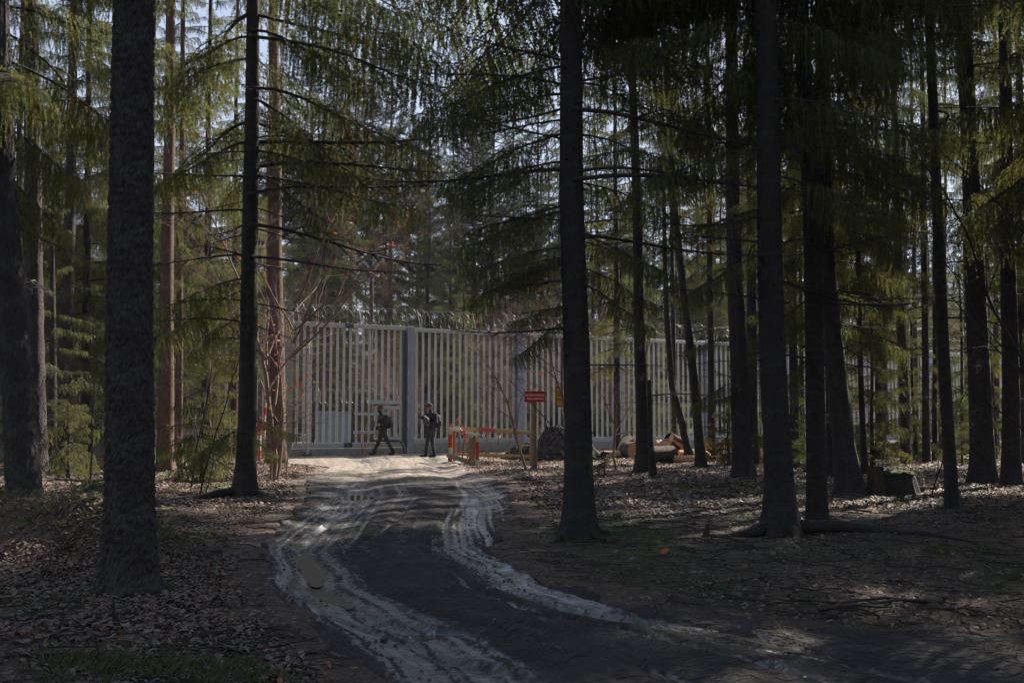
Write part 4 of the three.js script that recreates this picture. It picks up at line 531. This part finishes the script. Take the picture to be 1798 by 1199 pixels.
function hand(w, f, up, thumbSide, curl) { // wrist, finger direction, back of the hand, thumb side (+-1)
  f = f.clone().normalize(); const s = V().crossVectors(f, up).normalize(), b = V().crossVectors(s, f).normalize(), B = [], add = (p, r, q, rr) => B.push([p.x, p.y, p.z, r, q.x, q.y, q.z, rr, SKIN]);
  const P = (a, x, y) => w.clone().addScaledVector(f, a).addScaledVector(s, x).addScaledVector(b, y);
  for (const x of [-.027, -.009, .009, .027]) add(P(-.02, x * .7, 0), .018, P(.085, x, 0), .013);
  [-.030, -.010, .010, .030].forEach((x, i) => { const l = [.066, .078, .082, .07][thumbSide > 0 ? i : 3 - i], k1 = P(.09, x, 0), a = curl, k2 = k1.clone().addScaledVector(f, l * .45 * Math.cos(a)).addScaledVector(b, -l * .45 * Math.sin(a)), k3 = k2.clone().addScaledVector(f, l * .32 * Math.cos(a * 2)).addScaledVector(b, -l * .32 * Math.sin(a * 2)), k4 = k3.clone().addScaledVector(f, l * .26 * Math.cos(a * 2.6)).addScaledVector(b, -l * .26 * Math.sin(a * 2.6)); add(k1, .0095, k2, .009); add(k2, .009, k3, .0082); add(k3, .0082, k4, .0072); });
  const t0 = P(.02, .03 * thumbSide, -.005), t1 = P(.055, .058 * thumbSide, -.02), t2 = P(.085, .062 * thumbSide, -.03); add(t0, .013, t1, .0105); add(t1, .0105, t2, .0085); return sdf(B, .008, .004);
}
function face(o, dir, mask) { // head built from a skull, jaw, nose, brows, eyes, mouth and ears
  const f = dir.clone().normalize(), s = V().crossVectors(V(0, 1, 0), f).normalize(), u = V(0, 1, 0), P = (a, b, c) => o.clone().addScaledVector(f, a).addScaledVector(u, b).addScaledVector(s, c), B = [], add = (p, r, q, rr, c = SKIN) => B.push([p.x, p.y, p.z, r, q.x, q.y, q.z, rr, c]), lowC = mask ? BOOT : SKIN;
  add(P(-.02, .04, 0), .088, P(.015, .03, 0), .08); add(P(.02, -.02, 0), .07, P(.045, -.075, 0), .045, lowC); add(P(.085, .02, 0), .011, P(.105, -.018, 0), .015, lowC); add(P(.1, -.02, -.008), .011, P(.1, -.02, .008), .011, lowC);
  for (const k of [-1, 1]) { add(P(.078, .035, k * .012), .012, P(.07, .035, k * .05), .010); add(P(.078, .012, k * .032), .012, P(.076, .012, k * .034), .012, [.05, .04, .035]); add(P(.06, -.015, k * .04), .02, P(.05, -.02, k * .05), .02, lowC); add(P(-.005, .03, k * .088), .014, P(-.008, -.02, k * .085), .011); }
  add(P(.088, -.048, -.02), .008, P(.088, -.048, .02), .008, mask ? BOOT : [.25, .11, .09]); add(P(.084, -.06, -.015), .009, P(.084, -.06, .015), .009, lowC); return sdf(B, .02, .005);
}
function person(label, pos, turn, b) {
  const t = thing('person', label, 'person', pos, turn), cloth = std({ vertexColors: true, roughness: .9, bumpMap: tex(128, 128, (u, v) => fbm(u * 16, v * 16, 3, 5, 16, 16)), bumpScale: .0 }); cloth.bumpMap = null;
  const g = [sdf(b.body, .035, .0125), face(b.head, b.look, b.mask), ...b.hands.map((h) => hand(...h))]; mesh('body', merge(g), cloth, t);
  const cp = []; for (let i = 0; i <= 10; i++) { const a = i / 10 * PI / 2; cp.push(new THREE.Vector2(Math.max(.001, .108 * Math.cos(a)), .012 + .115 * Math.sin(a))); } const cg = new THREE.LatheGeometry([new THREE.Vector2(.100, -.03), new THREE.Vector2(.112, -.03), new THREE.Vector2(.114, .01), ...cp], 22); const c = mesh('knitted_cap', cg, std({ color: new THREE.Color(...CAPC), roughness: 1, side: THREE.DoubleSide }), t); c.position.copy(b.head).add(V(0, .06, 0)); c.rotation.set(0, 0, .12);
  if (b.vest) { const v = mesh('vest', sdf(b.vest, .03, .0125), cloth, t); }
  return t;
}
function pack(label, pos, turn, mats) { // rucksack: body, lid, pockets, straps
  const t = thing('backpack', label, 'backpack', pos, turn), m = std({ color: new THREE.Color(.020, .021, .018), roughness: .95 });
  mesh('bag', sdf([[0, .1, 0, .11, 0, .36, 0, .12, [1, 1, 1]], [-.08, .1, 0, .1, -.07, .36, 0, .1, [1, 1, 1]], [.08, .1, 0, .1, .07, .36, 0, .1, [1, 1, 1]]], .03, .012), m, t); mesh('lid', sdf([[-.1, .44, 0, .09, .1, .44, .01, .09, [1, 1, 1]]], .02, .012), m, t);
  mesh('pocket', sdf([[-.08, .14, .12, .06, .08, .14, .12, .06, [1, 1, 1]], [-.08, .22, .12, .06, .08, .22, .12, .06, [1, 1, 1]]], .03, .012), m, t); for (const s of [-1, 1]) mesh('strap', new THREE.TubeGeometry(new THREE.CatmullRomCurve3([V(s * .1, .42, -.08), V(s * .12, .5, -.2), V(s * .13, .36, -.33), V(s * .12, .15, -.22), V(s * .1, .08, -.08)]), 16, .018, 6), m, t);
  return t;
}
{ // walking man in olive: picture plane x, y with z towards the camera
  const p = at(671, 794.5, 41); const pos = V(p.x, surf(p.x, p.z), p.z), O = OLIVE, T = TROU;
  person('soldier in olive uniform and mask striding left past the wicket door', pos, 0, {
    head: V(-.085, 1.70, .02), look: V(-.85, -.12, .5), mask: 1,
    body: [[-.05, 1.46, .01, .075, -.075, 1.62, .02, .06, BOOT], [-.06, 1.42, -.1, .09, .12, 1.43, .12, .09, O], [.0, 1.34, -.04, .15, .06, 1.32, .06, .15, O], [.02, 1.1, -.03, .14, .04, 1.1, .05, .14, O], [.01, .95, -.05, .135, .03, .95, .06, .135, O], [-.01, .88, -.07, .11, .04, .88, .07, .11, T],
      [.15, 1.45, .14, .078, .2, 1.2, .25, .06, O], [.2, 1.2, .25, .06, -.03, 1.145, .27, .042, O], [-.1, 1.44, -.12, .075, -.17, 1.17, -.14, .058, O], [-.17, 1.17, -.14, .058, -.24, .98, -.1, .042, O],
      [-.02, .86, -.08, .105, -.16, .47, -.06, .072, T], [-.16, .47, -.06, .072, -.3, .17, -.05, .066, T], [-.3, .2, -.05, .062, -.32, .08, -.05, .06, BOOT], [-.31, .05, -.05, .055, -.47, .045, -.03, .043, BOOT],
      [.05, .86, .08, .105, .22, .49, .08, .072, T], [.22, .49, .08, .072, .38, .2, .07, .062, T], [.38, .22, .07, .06, .42, .1, .07, .058, BOOT], [.42, .06, .07, .052, .27, .04, .09, .042, BOOT]],
    vest: [[-.04, 1.38, -.03, .15, .07, 1.36, .05, .15, [.026, .027, .02]], [-.02, 1.18, -.02, .15, .06, 1.18, .04, .15, [.026, .027, .02]], [-.15, 1.16, .06, .06, -.13, 1.3, .08, .06, [.022, .023, .018]]],
    hands: [[V(-.05, 1.145, .275), V(-1, -.05, .05), V(0, .4, 1), 1, .5], [V(-.245, .965, -.1), V(-.2, -1, 0), V(-1, 0, .2), 1, .35]],
  });
  pack('dark rucksack on the back of the walking soldier', V(pos.x + .21, pos.y + 1.0, pos.z - .06), PI / 2 - .35).scale.setScalar(.86);
}
{ // standing man in a dark jacket
  const p = at(755.5, 795.5, 40.4); const pos = V(p.x, surf(p.x, p.z), p.z), N = NAVY, T = TROU;
  person('soldier in dark jacket walking left with a helmet held to the chest', pos, 0, {
    head: V(-.03, 1.83, .0), look: V(-.8, -.25, .1), mask: 0,
    body: [[.02, 1.58, .0, .085, -.01, 1.74, 0, .07, N], [-.1, 1.56, -.1, .1, .16, 1.56, .12, .1, N], [.0, 1.46, -.02, .17, .08, 1.46, .04, .17, N], [.0, 1.24, -.02, .15, .06, 1.24, .04, .15, N], [.0, 1.12, -.04, .145, .06, 1.12, .06, .145, N], [.0, 1.03, -.06, .115, .06, 1.03, .07, .115, T],
      [.18, 1.57, .13, .085, .22, 1.29, .22, .066, N], [.22, 1.29, .22, .066, .02, 1.2, .33, .045, N], [-.13, 1.57, -.1, .085, -.31, 1.46, .06, .06, N], [-.31, 1.46, .06, .06, -.24, 1.52, .2, .044, N],
      [-.03, 1.0, -.07, .115, -.11, .64, -.06, .078, T], [-.11, .64, -.06, .078, -.15, .27, -.05, .068, T], [-.15, .28, -.05, .064, -.16, .1, -.05, .06, BOOT], [-.16, .055, -.05, .055, -.36, .05, -.03, .045, BOOT],
      [.1, 1.0, .08, .115, .07, .62, .09, .078, T], [.07, .62, .09, .078, .13, .27, .08, .066, T], [.13, .27, .08, .064, .16, .1, .08, .058, BOOT], [.17, .055, .08, .052, -.02, .045, .1, .044, BOOT]],
    hands: [[V(.0, 1.2, .335), V(-1, .05, .1), V(0, -.3, 1), 1, .6], [V(-.235, 1.525, .21), V(.5, .0, .7), V(-.2, 1, -.2), -1, .5]],
  });
  pack('dark rucksack on the back of the soldier with the helmet', V(pos.x + .27, pos.y + 1.1, pos.z - .04), PI / 2 - .2).scale.setScalar(.9);
  const h = thing('helmet', 'olive helmet held in front of the chest of the second soldier', 'helmet', V(pos.x - .13, pos.y + 1.29, pos.z + .34), .2), pr = []; for (let i = 0; i <= 14; i++) { const a = i / 14 * PI / 2; pr.push(new THREE.Vector2(Math.max(.001, .15 * Math.cos(a)), .04 + .16 * Math.sin(a))); }
  const hm = std({ color: new THREE.Color(.055, .056, .045), roughness: .8, side: THREE.DoubleSide }); mesh('shell', new THREE.LatheGeometry([new THREE.Vector2(.155, -.02), new THREE.Vector2(.158, .02), ...pr], 28).scale(.92, 1, 1.05), hm, h); mesh('rim', new THREE.TorusGeometry(.155, .009, 6, 28).rotateX(PI / 2).scale(.92, 1, 1.05).translate(0, -.02, 0), M.rubber, h); mesh('chin_strap', new THREE.TubeGeometry(new THREE.CatmullRomCurve3([V(-.12, 0, .02), V(-.06, -.1, .05), V(.06, -.1, .05), V(.12, 0, .02)]), 14, .009, 6), M.rubber, h);
}

// ---------------------------------------------------------------- leafless shrubs
function limb(m, r, o, d, len, rad, lvl, sag, up) { // recursive bare branch
  const n = Math.max(3, Math.round(len / .22)), q = [o.clone()], dd = d.clone().normalize(); let p = o.clone();
  for (let i = 0; i < n; i++) { dd.add(V(R(r, -.13, .13), R(r, -.1, .1) + up - sag * i / n, R(r, -.13, .13))).normalize(); p = p.clone().addScaledVector(dd, len / n); q.push(p); }
  m.tube(q, (u) => Math.max(.0022, rad * (1 - .8 * u)), rad > .02 ? 6 : 3, 1, 1, false);
  if (lvl > 0) { const k = Math.round(R(r, 3, 5) + len); for (let i = 0; i < k; i++) { const j = Math.min(n - 1, Math.max(1, Math.round(n * R(r, .2, 1)))), t = V().subVectors(q[j + 1] || q[j], q[j - 1]).normalize(), a = V(R(r, -1, 1), R(r, -.6, 1), R(r, -1, 1)).cross(t).normalize(), nd = t.clone().multiplyScalar(R(r, .6, 1.1)).addScaledVector(a, R(r, .5, 1)); limb(m, r, q[j], nd, len * R(r, .3, .6) * (1.2 - .5 * j / n), rad * (1 - .8 * j / n) * .6, lvl - 1, sag, up * .6); } }
  return q;
}
function leafGeo(seed, lobes, s) { // a curled dead leaf with a lobed edge
  const m = new MB(), r = rng(seed), N = 7, up = (u, w) => .18 * s * Math.sin(u * PI) * (1 + .4 * Math.sin(seed)) + .5 * w * w / s + .1 * s * Math.sin(u * 5 + seed), pt = (u, w) => V(s * (u - .5), up(u, w), w);
  const half = (u) => s * .33 * Math.pow(Math.sin(PI * clamp(.05 + u * .93)), .7) * (1 - .3 * Math.abs(Math.sin(u * PI * lobes))); for (let i = 0; i < N; i++) { const a = i / N, b = (i + 1) / N, j = R(r, .9, 1.1); for (const k of [-1, 1]) { const A = pt(a, 0), B = pt(b, 0), C = pt(a, k * half(a) * j), D = pt(b, k * half(b) * j); k > 0 ? (m.flat(A, C, B), m.flat(B, C, D)) : (m.flat(A, B, C), m.flat(B, D, C)); } } return m.geo();
}
const LEAF = [leafGeo(1, 3, .095), leafGeo(2, 4, .11), leafGeo(3, 1, .08)];
M.oldLeaf = new THREE.MeshPhysicalMaterial({ color: new THREE.Color(.55, .16, .035), roughness: .8, transmission: .4, thickness: 0, side: THREE.DoubleSide });
function shrub(name, label, pos, seed, stems, o = {}) {
  const r = rng(seed), t = thing(name, label, o.category || 'shrub', pos, 0, o.group);
  for (const [a, el, len, rad, lvl, y0 = 0, x0 = 0] of stems) { const m = new MB(), dir = V(Math.cos(a) * Math.cos(el), Math.sin(el), Math.sin(a) * Math.cos(el)); const q = limb(m, r, V(x0 + R(r, -.08, .08), y0 - .05, R(r, -.08, .08)), dir, len, rad, lvl, o.sag ?? .05, o.up ?? .02); mesh('stem', m.geo(), o.mat || M.twigRed, t); const k = o.leaves ? Math.round(o.leaves * len) : 0; for (let i = 0; i < k; i++) { const f = q[Math.min(q.length - 1, Math.round(q.length * R(r, .4, 1)))], l = mesh('leaf', LEAF[i % 3], M.oldLeaf, t); l.position.copy(f).add(V(R(r, -.3, .3), R(r, -.2, .25), R(r, -.3, .3))); l.rotation.set(r() * 6, r() * 6, r() * 6); l.scale.setScalar(R(r, .8, 1.5)); } }
  return t;
}
const gp = (px, d) => { const p = at(px, 800, d); p.y = groundH(p.x, p.z); return p; };
shrub('hazel_bush', 'leafless hazel fanning out to the right beside the reddish pine, a few orange leaves', gp(484, 25.5), 501, [[-.1, 1.47, 7.4, .07, 3], [-.6, 1.4, 5.5, .04, 3], [.05, .95, 4.6, .034, 4, 3.3, .32], [-.1, .78, 4.8, .03, 4, 2.9, .3], [.2, .62, 4.4, .026, 4, 3.6, .36], [-.1, 1.1, 4.6, .03, 4, 4.2, .4], [.3, .85, 4.2, .026, 4, 4.6, .45], [2.8, 1.1, 3.4, .024, 3, 3.6, .3], [2.6, 1.4, 3.6, .03, 3]], { leaves: 2.2, sag: .03 });
shrub('hazel_bush', 'thin bare brush with reddish twigs reaching left from behind the middle spruce', gp(1004, 18), 502, [[1.2, 1.53, 5.2, .03, 2], [3.0, .7, 1.9, .014, 4, 2.2], [3.2, .5, 1.7, .012, 4, 2.5], [2.8, .9, 2.0, .013, 4, 2.9], [3.1, .3, 1.5, .011, 3, 1.9], [3.3, .8, 1.6, .011, 4, 3.4]], { leaves: 1.6, sag: .06 });
shrub('sapling', 'crooked thin sapling curving up left of the red sign', gp(930, 29.6), 503, [[3.1, 1.2, 4.2, .042, 1]], { category: 'sapling' });
shrub('sapling', 'slim curved sapling right of the middle spruce', gp(1078, 30), 504, [[2.4, 1.35, 4.2, .04, 3]], { category: 'sapling' });
shrub('sapling', 'thin dark sapling with a forked top left of the black spruce', gp(352, 21.5), 505, [[.3, 1.5, 3.8, .022, 3], [.4, 1.2, 2.6, .014, 3]], { category: 'sapling', mat: M.twig });
shrub('sapling', 'wiry sapling with brown leaves against the hazel foot', gp(498, 26.5), 506, [[1.2, 1.45, 2.4, .02, 3], [2.6, 1.2, 1.6, .012, 2]], { category: 'sapling', leaves: 5 });
shrub('sapling', 'bent wiry sapling left of the thin dark one', gp(330, 22.5), 507, [[-.2, 1.35, 4.6, .026, 3]], { category: 'sapling', mat: M.twig });
shrub('sapling', 'thin bare sapling in front of the stump', gp(1640, 20.5), 508, [[.4, 1.4, 2.6, .018, 3], [1.2, 1.1, 1.6, .01, 2]], { category: 'sapling', mat: M.twig });
shrub('sapling', 'bare sapling left of the stout trunk beside the logs', gp(1268, 29), 509, [[.4, 1.45, 2.4, .016, 3]], { category: 'sapling', mat: M.twig });
shrub('bramble', 'low tangle of thin stems between the left railing and the black spruce', gp(370, 29), 510, [[.3, .8, 1.6, .01, 3], [2.8, .9, 1.5, .01, 3], [1.4, 1, 1.4, .01, 3], [-.4, .6, 1.8, .01, 3]], { category: 'bramble' });
shrub('sapling', 'fine bare sapling between the two far left pines and the thick one', gp(150, 19), 511, [[.8, 1.4, 3.4, .02, 3], [2.4, 1.2, 2.4, .014, 3]], { category: 'sapling', mat: M.twig });
{ // hazel with catkins hanging in the upper right
  const t = shrub('hazel_bush', 'hazel at the upper right hung with yellow catkins', gp(1875, 13), 520, [[2.6, 1.25, 6.2, .04, 3], [2.9, 1.05, 5.4, .03, 3], [1.2, 1.4, 6, .03, 3], [3.4, 1.2, 5.8, .028, 3]], { mat: M.twig, up: .03 }), r = rng(521), g = new THREE.LatheGeometry([[.001, 0], [.007, -.01], [.0085, -.04], [.007, -.075], [.001, -.085]].map((q) => new THREE.Vector2(...q)), 7), m = new THREE.MeshPhysicalMaterial({ color: new THREE.Color(.42, .36, .12), roughness: .9, transmission: .25, thickness: 0 });
  for (let i = 0; i < 34; i++) { const p = at(R(r, 1470, 1795), R(r, 140, 290), R(r, 11.8, 14)).sub(t.position), c = mesh('catkin', g, m, t); c.position.copy(p); c.rotation.set(R(r, -.2, .2), r() * 6, R(r, -.2, .2)); c.scale.setScalar(R(r, .7, 1.2)); const w = new MB().tube([p.clone().add(V(R(r, -.2, .2), R(r, .02, .1), R(r, -.1, .1))), p], .002, 3, 1, 1, false); mesh('twig', w.geo(), M.twig, t); }
}
{ // small young spruces
  [[402, 30, .8, 'tiny light green spruce at the foot of the left railing'], [1062, 27, .7, 'low spruce seedling right of the middle spruce by the soil heap'], [1280, 33, 2.3, 'young bright spruce between the stout trunk and the leaning ones'], [1418, 30, 1.7, 'young spruce between the near pair of trunks'], [1690, 33, 1.6, 'young spruce at the foot of the broad dark trunk'], [355, 24.5, 2.9, 'dark young spruce standing before the left railing'], [120, 25, 2.2, 'bushy young spruce at the foot of the slim left spruce'], [1515, 31, 1.3, 'small spruce by the felled trunk']].forEach(([px, d, H, label], i) => { const p = gp(px, d); tree({ name: 'young_spruce', label, category: 'young tree', seed: 540 + i, pos: [p.x, p.z], r: .012 + .012 * H, rTop: .004, H, seg: 7, hb: .12, Lmax: .45 * H, step: .22, per: 5 }); });
}
// ---------------------------------------------------------------- the wood beyond the fence
{
  const r = rng(900), behind = (x, z) => -((x - P0.x) * FD.z - (z - P0.z) * FD.x) * -1; // >0 beyond the fence
  const away = (x, z) => (x - P0.x) * FD.z - (z - P0.z) * FD.x;
  let n = 0; const put = [];
  const far = (x, z, g) => { for (const q of put) if (Math.hypot(q[0] - x, q[1] - z) < g) return false; put.push([x, z]); return true; };
  const sgn = away(0, -80) > 0 ? 1 : -1;
  for (let i = 0; i < 1500 && n < 140; i++) { // tall trees
    const d = lerp(54, 125, Math.pow(r(), .8)), x = R(r, -.58, .58) * d, z = -d, b = sgn * away(x, z), px = 899 + x / d * F;
    if (b < 12 || (px > 690 && px < 830 && d < 84 && r() < .6) || (px > 1480 && r() < .45) || !far(x, z, 3)) continue;
    const pine = r() < .3; n++;
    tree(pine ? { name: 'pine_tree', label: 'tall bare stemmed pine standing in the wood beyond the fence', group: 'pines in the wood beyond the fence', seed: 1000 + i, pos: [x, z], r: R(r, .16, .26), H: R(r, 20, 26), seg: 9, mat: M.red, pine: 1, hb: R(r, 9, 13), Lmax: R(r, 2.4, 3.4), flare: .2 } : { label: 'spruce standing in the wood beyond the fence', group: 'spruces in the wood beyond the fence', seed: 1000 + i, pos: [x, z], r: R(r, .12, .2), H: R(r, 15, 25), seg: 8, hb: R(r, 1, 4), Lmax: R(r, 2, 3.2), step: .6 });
  }
  for (let i = 0, k = 0; i < 700 && k < 64; i++) { // young spruces close behind
    const d = R(r, 46, 88), x = R(r, -.54, .54) * d, b = sgn * away(x, -d); if (b < 2.5 || b > 26 || (b < 9 && r() < .5) || !far(x, -d, 1.6)) continue; k++;
    tree({ name: 'young_spruce', label: 'half grown spruce seen between the fence tubes', category: 'young tree', group: 'half grown spruces behind the fence', seed: 2000 + i, pos: [x, -d], r: .07, H: R(r, 3, 8.5), seg: 6, hb: .2, Lmax: R(r, 1.2, 2.1), step: .42 });
  }
  tree({ label: 'bluish pointed spruce rising beyond the gate between the soldiers and the middle spruce', seed: 2400, pos: [(795 - 899) / F * 62, -62], r: .16, H: 15.2, seg: 8, hb: .8, Lmax: 2.6, step: .5 });
  tree({ name: 'pine_tree', label: 'slender orange stemmed pine rising into the sky gap', seed: 2401, pos: [(842 - 899) / F * 70, -70], r: .17, H: 25, seg: 9, mat: M.red, pine: 1, hb: 14, Lmax: 3, flare: .2 });
  for (let i = 0; i < 12; i++) { const px = 545 + i * 36 + R(r, -9, 9), d = R(r, 58, 98), x = (px - 899) / F * d, pine = i % 3 !== 1; if (sgn * away(x, -d) < 9) continue; tree(pine ? { name: 'pine_tree', label: 'tall bare stemmed pine standing in the wood beyond the fence', group: 'pines in the wood beyond the fence', seed: 2500 + i, pos: [x, -d], r: .2, H: R(r, 24, 29), seg: 9, mat: M.red, pine: 1, hb: R(r, 10, 13), Lmax: 3.4, flare: .2 } : { label: 'spruce standing in the wood beyond the fence', group: 'spruces in the wood beyond the fence', seed: 2500 + i, pos: [x, -d], r: .18, H: R(r, 23, 29), seg: 8, hb: R(r, 3, 6), Lmax: R(r, 2.4, 3.4), step: .7 }); }
  const proto = []; for (let v = 0; v < 3; v++) { const st = []; for (let k = 0; k < 5; k++) st.push([k * 1.256 + R(r, -.3, .3), R(r, 1.05, 1.45), R(r, 2.8, 4.6), R(r, .018, .03), 3]); proto.push(shrub('bare_shrub', 'leafless brush in the wood beyond the fence', V(-6 + v * 7, gBase(-50), -52 - v * 3), 600 + v, st, { group: 'leafless brush beyond the fence' })); }
  for (let i = 0, k = 0; i < 300 && k < 40; i++) { const d = R(r, 47, 84), x = R(r, -.5, .45) * d, b = sgn * away(x, -d); if (b < 2 || b > 26) continue; const c = proto[k % 3].clone(); c.name = numbered('bare_shrub'); c.position.set(x, gBase(-d) - .05, -d); c.rotation.y = r() * 6; c.scale.setScalar(R(r, .8, 1.7)); scene.add(c); k++; }
  // far trunks and crowns that read as one mass
  const tg = trunkGeo((h) => V(0, h, 0), .17, .05, 22, { seg: 6, ring: 2, flare: .2 }).geo, tl = [], bl = [[], []];
  for (let i = 0; i < 330; i++) { const d = R(r, 112, 175), x = R(r, -.66, .66) * d; tl.push({ p: V(x, gBase(-d), -d), s: R(r, .8, 1.15), ry: r() * 6 }); for (let k = 0; k < 34; k++) { const u = (k + r()) / 34; bl[k % 2].push({ p: V(x, lerp(1.5, 21, u), -d), ry: r() * 6.28, rz: R(r, -.2, .2), s: lerp(1.6, .5, u) }); } }
  tag(copies('distant_wood', tg, M.spruce, tl), 'massed trunks of the far wood', null, null, 'stuff'); bl.forEach((l, i) => tag(copies('distant_wood', LONG[i], [M.needle, M.twig], l), 'massed boughs of the far wood', null, null, 'stuff'));
}
// ---------------------------------------------------------------- litter, twigs, stones, grass
{
  const r = rng(1300), white = (k) => Array.from({ length: k }, () => { const a = r(), b = R(r, .55, 1.2); return a < .55 ? new THREE.Color(.19 * b, .14 * b, .108 * b) : a < .9 ? new THREE.Color(.13 * b, .085 * b, .058 * b) : new THREE.Color(.30 * b, .12 * b, .045 * b); });
  M.litter = new THREE.MeshPhysicalMaterial({ color: 0xffffff, roughness: .75, transmission: .18, thickness: 0, side: THREE.DoubleSide });
  const bins = [[], [], []], add = (x, z, s) => bins[(r() * 3) | 0].push({ p: V(x, groundH(x, z) + R(r, .003, .03), z), rx: R(r, -.55, .55) + (r() < .4 ? PI : 0), ry: r() * 6.28, rz: R(r, -.5, .5), s });
  for (let i = 0; i < 420000; i++) { const d = lerp(4, 48, Math.pow(r(), 1.35)), x = R(r, -.52, .54) * d + R(r, -1, 1), z = -d, e = roadEdge(x, z); if (e > -.25 + .5 * (r() - .5)) continue; const leftS = x < table(LEFT, d), k = leftS ? 1 : sstep(13, 24, d) * .8 + .10, c = sstep(.36, .56, fbm(x * .9, z * .9, 3, 1301)); if (r() > k * (.2 + .8 * c) * sstep(.1, -.8, e) * (d > 18 ? 1.3 : 1)) continue; add(x, z, R(r, .32, .72) * (d > 18 ? 1.5 : 1)); }
  bins.forEach((l, i) => tag(copies('fallen_leaves', LEAF[i], M.litter, l, null, white(l.length)), 'dry brown leaves strewn over the forest floor', null, null, 'stuff'));
  const tw = new MB().tube([V(-.5, 0, 0), V(-.2, .03, .04), V(.15, 0, -.02), V(.5, .02, .03)], (u) => .016 * (1 - .6 * u), 4, 1, 1).geo(), tl = []; for (let i = 0; i < 5200; i++) { const d = lerp(4.5, 40, Math.pow(r(), 1.4)), x = R(r, -.52, .54) * d, z = -d, e = roadEdge(x, z); if (e > -.1) continue; tl.push({ p: V(x, groundH(x, z) + .012, z), ry: r() * 6, rz: R(r, -.12, .12), s: R(r, .12, .6) * (r() < .05 ? 2 : 1) }); }
  tag(copies('fallen_twigs', tw, M.twig, tl), 'broken twigs lying on the forest floor', null, null, 'stuff');
  const st = new THREE.IcosahedronGeometry(1, 1), q = st.attributes.position; for (let i = 0; i < q.count; i++) { const k = .75 + .5 * hash(Math.round(q.getX(i) * 50), Math.round(q.getY(i) * 50), Math.round(q.getZ(i) * 50)); q.setXYZ(i, q.getX(i) * k, q.getY(i) * k * .7, q.getZ(i) * k); } st.computeVertexNormals();
  M.crumb = std({ color: new THREE.Color(.085, .068, .055), roughness: 1 }); const cl = []; for (let i = 0; i < 6000; i++) { const d = lerp(4.5, 38, Math.pow(r(), 1.5)), x = R(r, -.52, .54) * d, z = -d, e = roadEdge(x, z); if (e > .6 || (e < -1.6 && x < 0)) continue; cl.push({ p: V(x, surf(x, z) + .003, z), ry: r() * 6, rx: r() * 6, s: R(r, .005, .018) * (r() < .05 ? 2 : 1) }); }
  tag(copies('soil_clods', st, M.crumb, cl), 'crumbs of soil and small stones along the track', null, null, 'stuff');
  const gm = new THREE.MeshPhysicalMaterial({ color: new THREE.Color(.085, .105, .03), roughness: .9, transmission: .35, thickness: 0, side: THREE.DoubleSide }), gb = new MB(); for (let k = 0; k < 16; k++) { const a = r() * 6.28, o = V(R(r, -.05, .05), 0, R(r, -.05, .05)), h = R(r, .06, .14), dx = Math.cos(a), dz = Math.sin(a), w = .003; const A = o.clone().add(V(-dz * w, 0, dx * w)), B = o.clone().add(V(dz * w, 0, -dx * w)), C = o.clone().add(V(dx * h * .3, h * .65, dz * h * .3)), D = o.clone().add(V(dx * h * .75, h * .9, dz * h * .75)); gb.flat(A, B, C); gb.flat(A.clone().lerp(C, .5), C, D); }
  const gl = [], tuft = (x, z, s) => gl.push({ p: V(x, groundH(x, z) - .01, z), ry: r() * 6, s }); for (let i = 0; i < 26000; i++) { const d = lerp(4.5, 30, Math.pow(r(), 1.3)), x = R(r, -.55, .55) * d, z = -d, e = roadEdge(x, z); if (e > -.3) continue; const m = fbm(x * .8, z * .8, 3, 1400); let k = sstep(.6, .74, m) * .14; for (const [a, b, rx, rz] of [[-2.1, -6.7, .9, .35], [-4.5, -12.2, 1.2, .6], [-5.6, -12.8, 1, .5], [3.2, -11.6, .5, .15], [5, -12.2, .6, .25], [-1.6, -5.4, .9, .35], [5.6, -21.5, 1, .7], [4.2, -23, 1.4, 1]]) k = Math.max(k, .8 * (1 - sstep(.5, 1.2, Math.hypot((x - a) / rx, (z - b) / rz)))); if (r() < k) tuft(x, z, R(r, .5, 1.05)); }
  tag(copies('grass', gb.geo(), gm, gl), 'short green grass in tufts on the forest floor', null, null, 'stuff');
  const ol = onGround(1168, 977), lf = mesh('fallen_leaf', LEAF[1], M.oldLeaf); lf.position.set(ol.x, groundH(ol.x, ol.z) + .05, ol.z); lf.rotation.set(.9, .4, .3); lf.scale.setScalar(1.0); tag(lf, 'bright orange leaf catching the light on the ground right of the track', 'leaf');
  const sk = (label, a, b, d, w) => { const A = at(...a, d), B = at(...b, d), m = mesh('broken_stick', new MB().tube([A, A.clone().lerp(B, .4).add(V(.01, 0, .01)), B], (u) => w * (1 - .5 * u), 7, 1, 1).geo(), M.logBark); tag(m, label, 'stick'); };
  sk('snapped upright stick in front of the thick plated pine', [197, 1102], [198, 1048], 8.6, .014); sk('pale curled stick standing in the leaves at the lower left', [172, 1165], [166, 1118], 6.9, .017); sk('short broken stub sticking up right of the middle spruce', [1238, 944], [1243, 920], 13.8, .05);
  const fb = new MB().tube([at(1210, 1000, 11.6), at(1225, 992, 11.5), at(1250, 990, 11.4), at(1272, 996, 11.3)], (u) => .05 * (1 - .4 * u), 10, 1, 1).geo(); tag(mesh('fallen_branch', fb, M.logBark), 'grey piece of branch on the ground below the orange leaf', 'branch');
}
renderer.render(scene, camera);
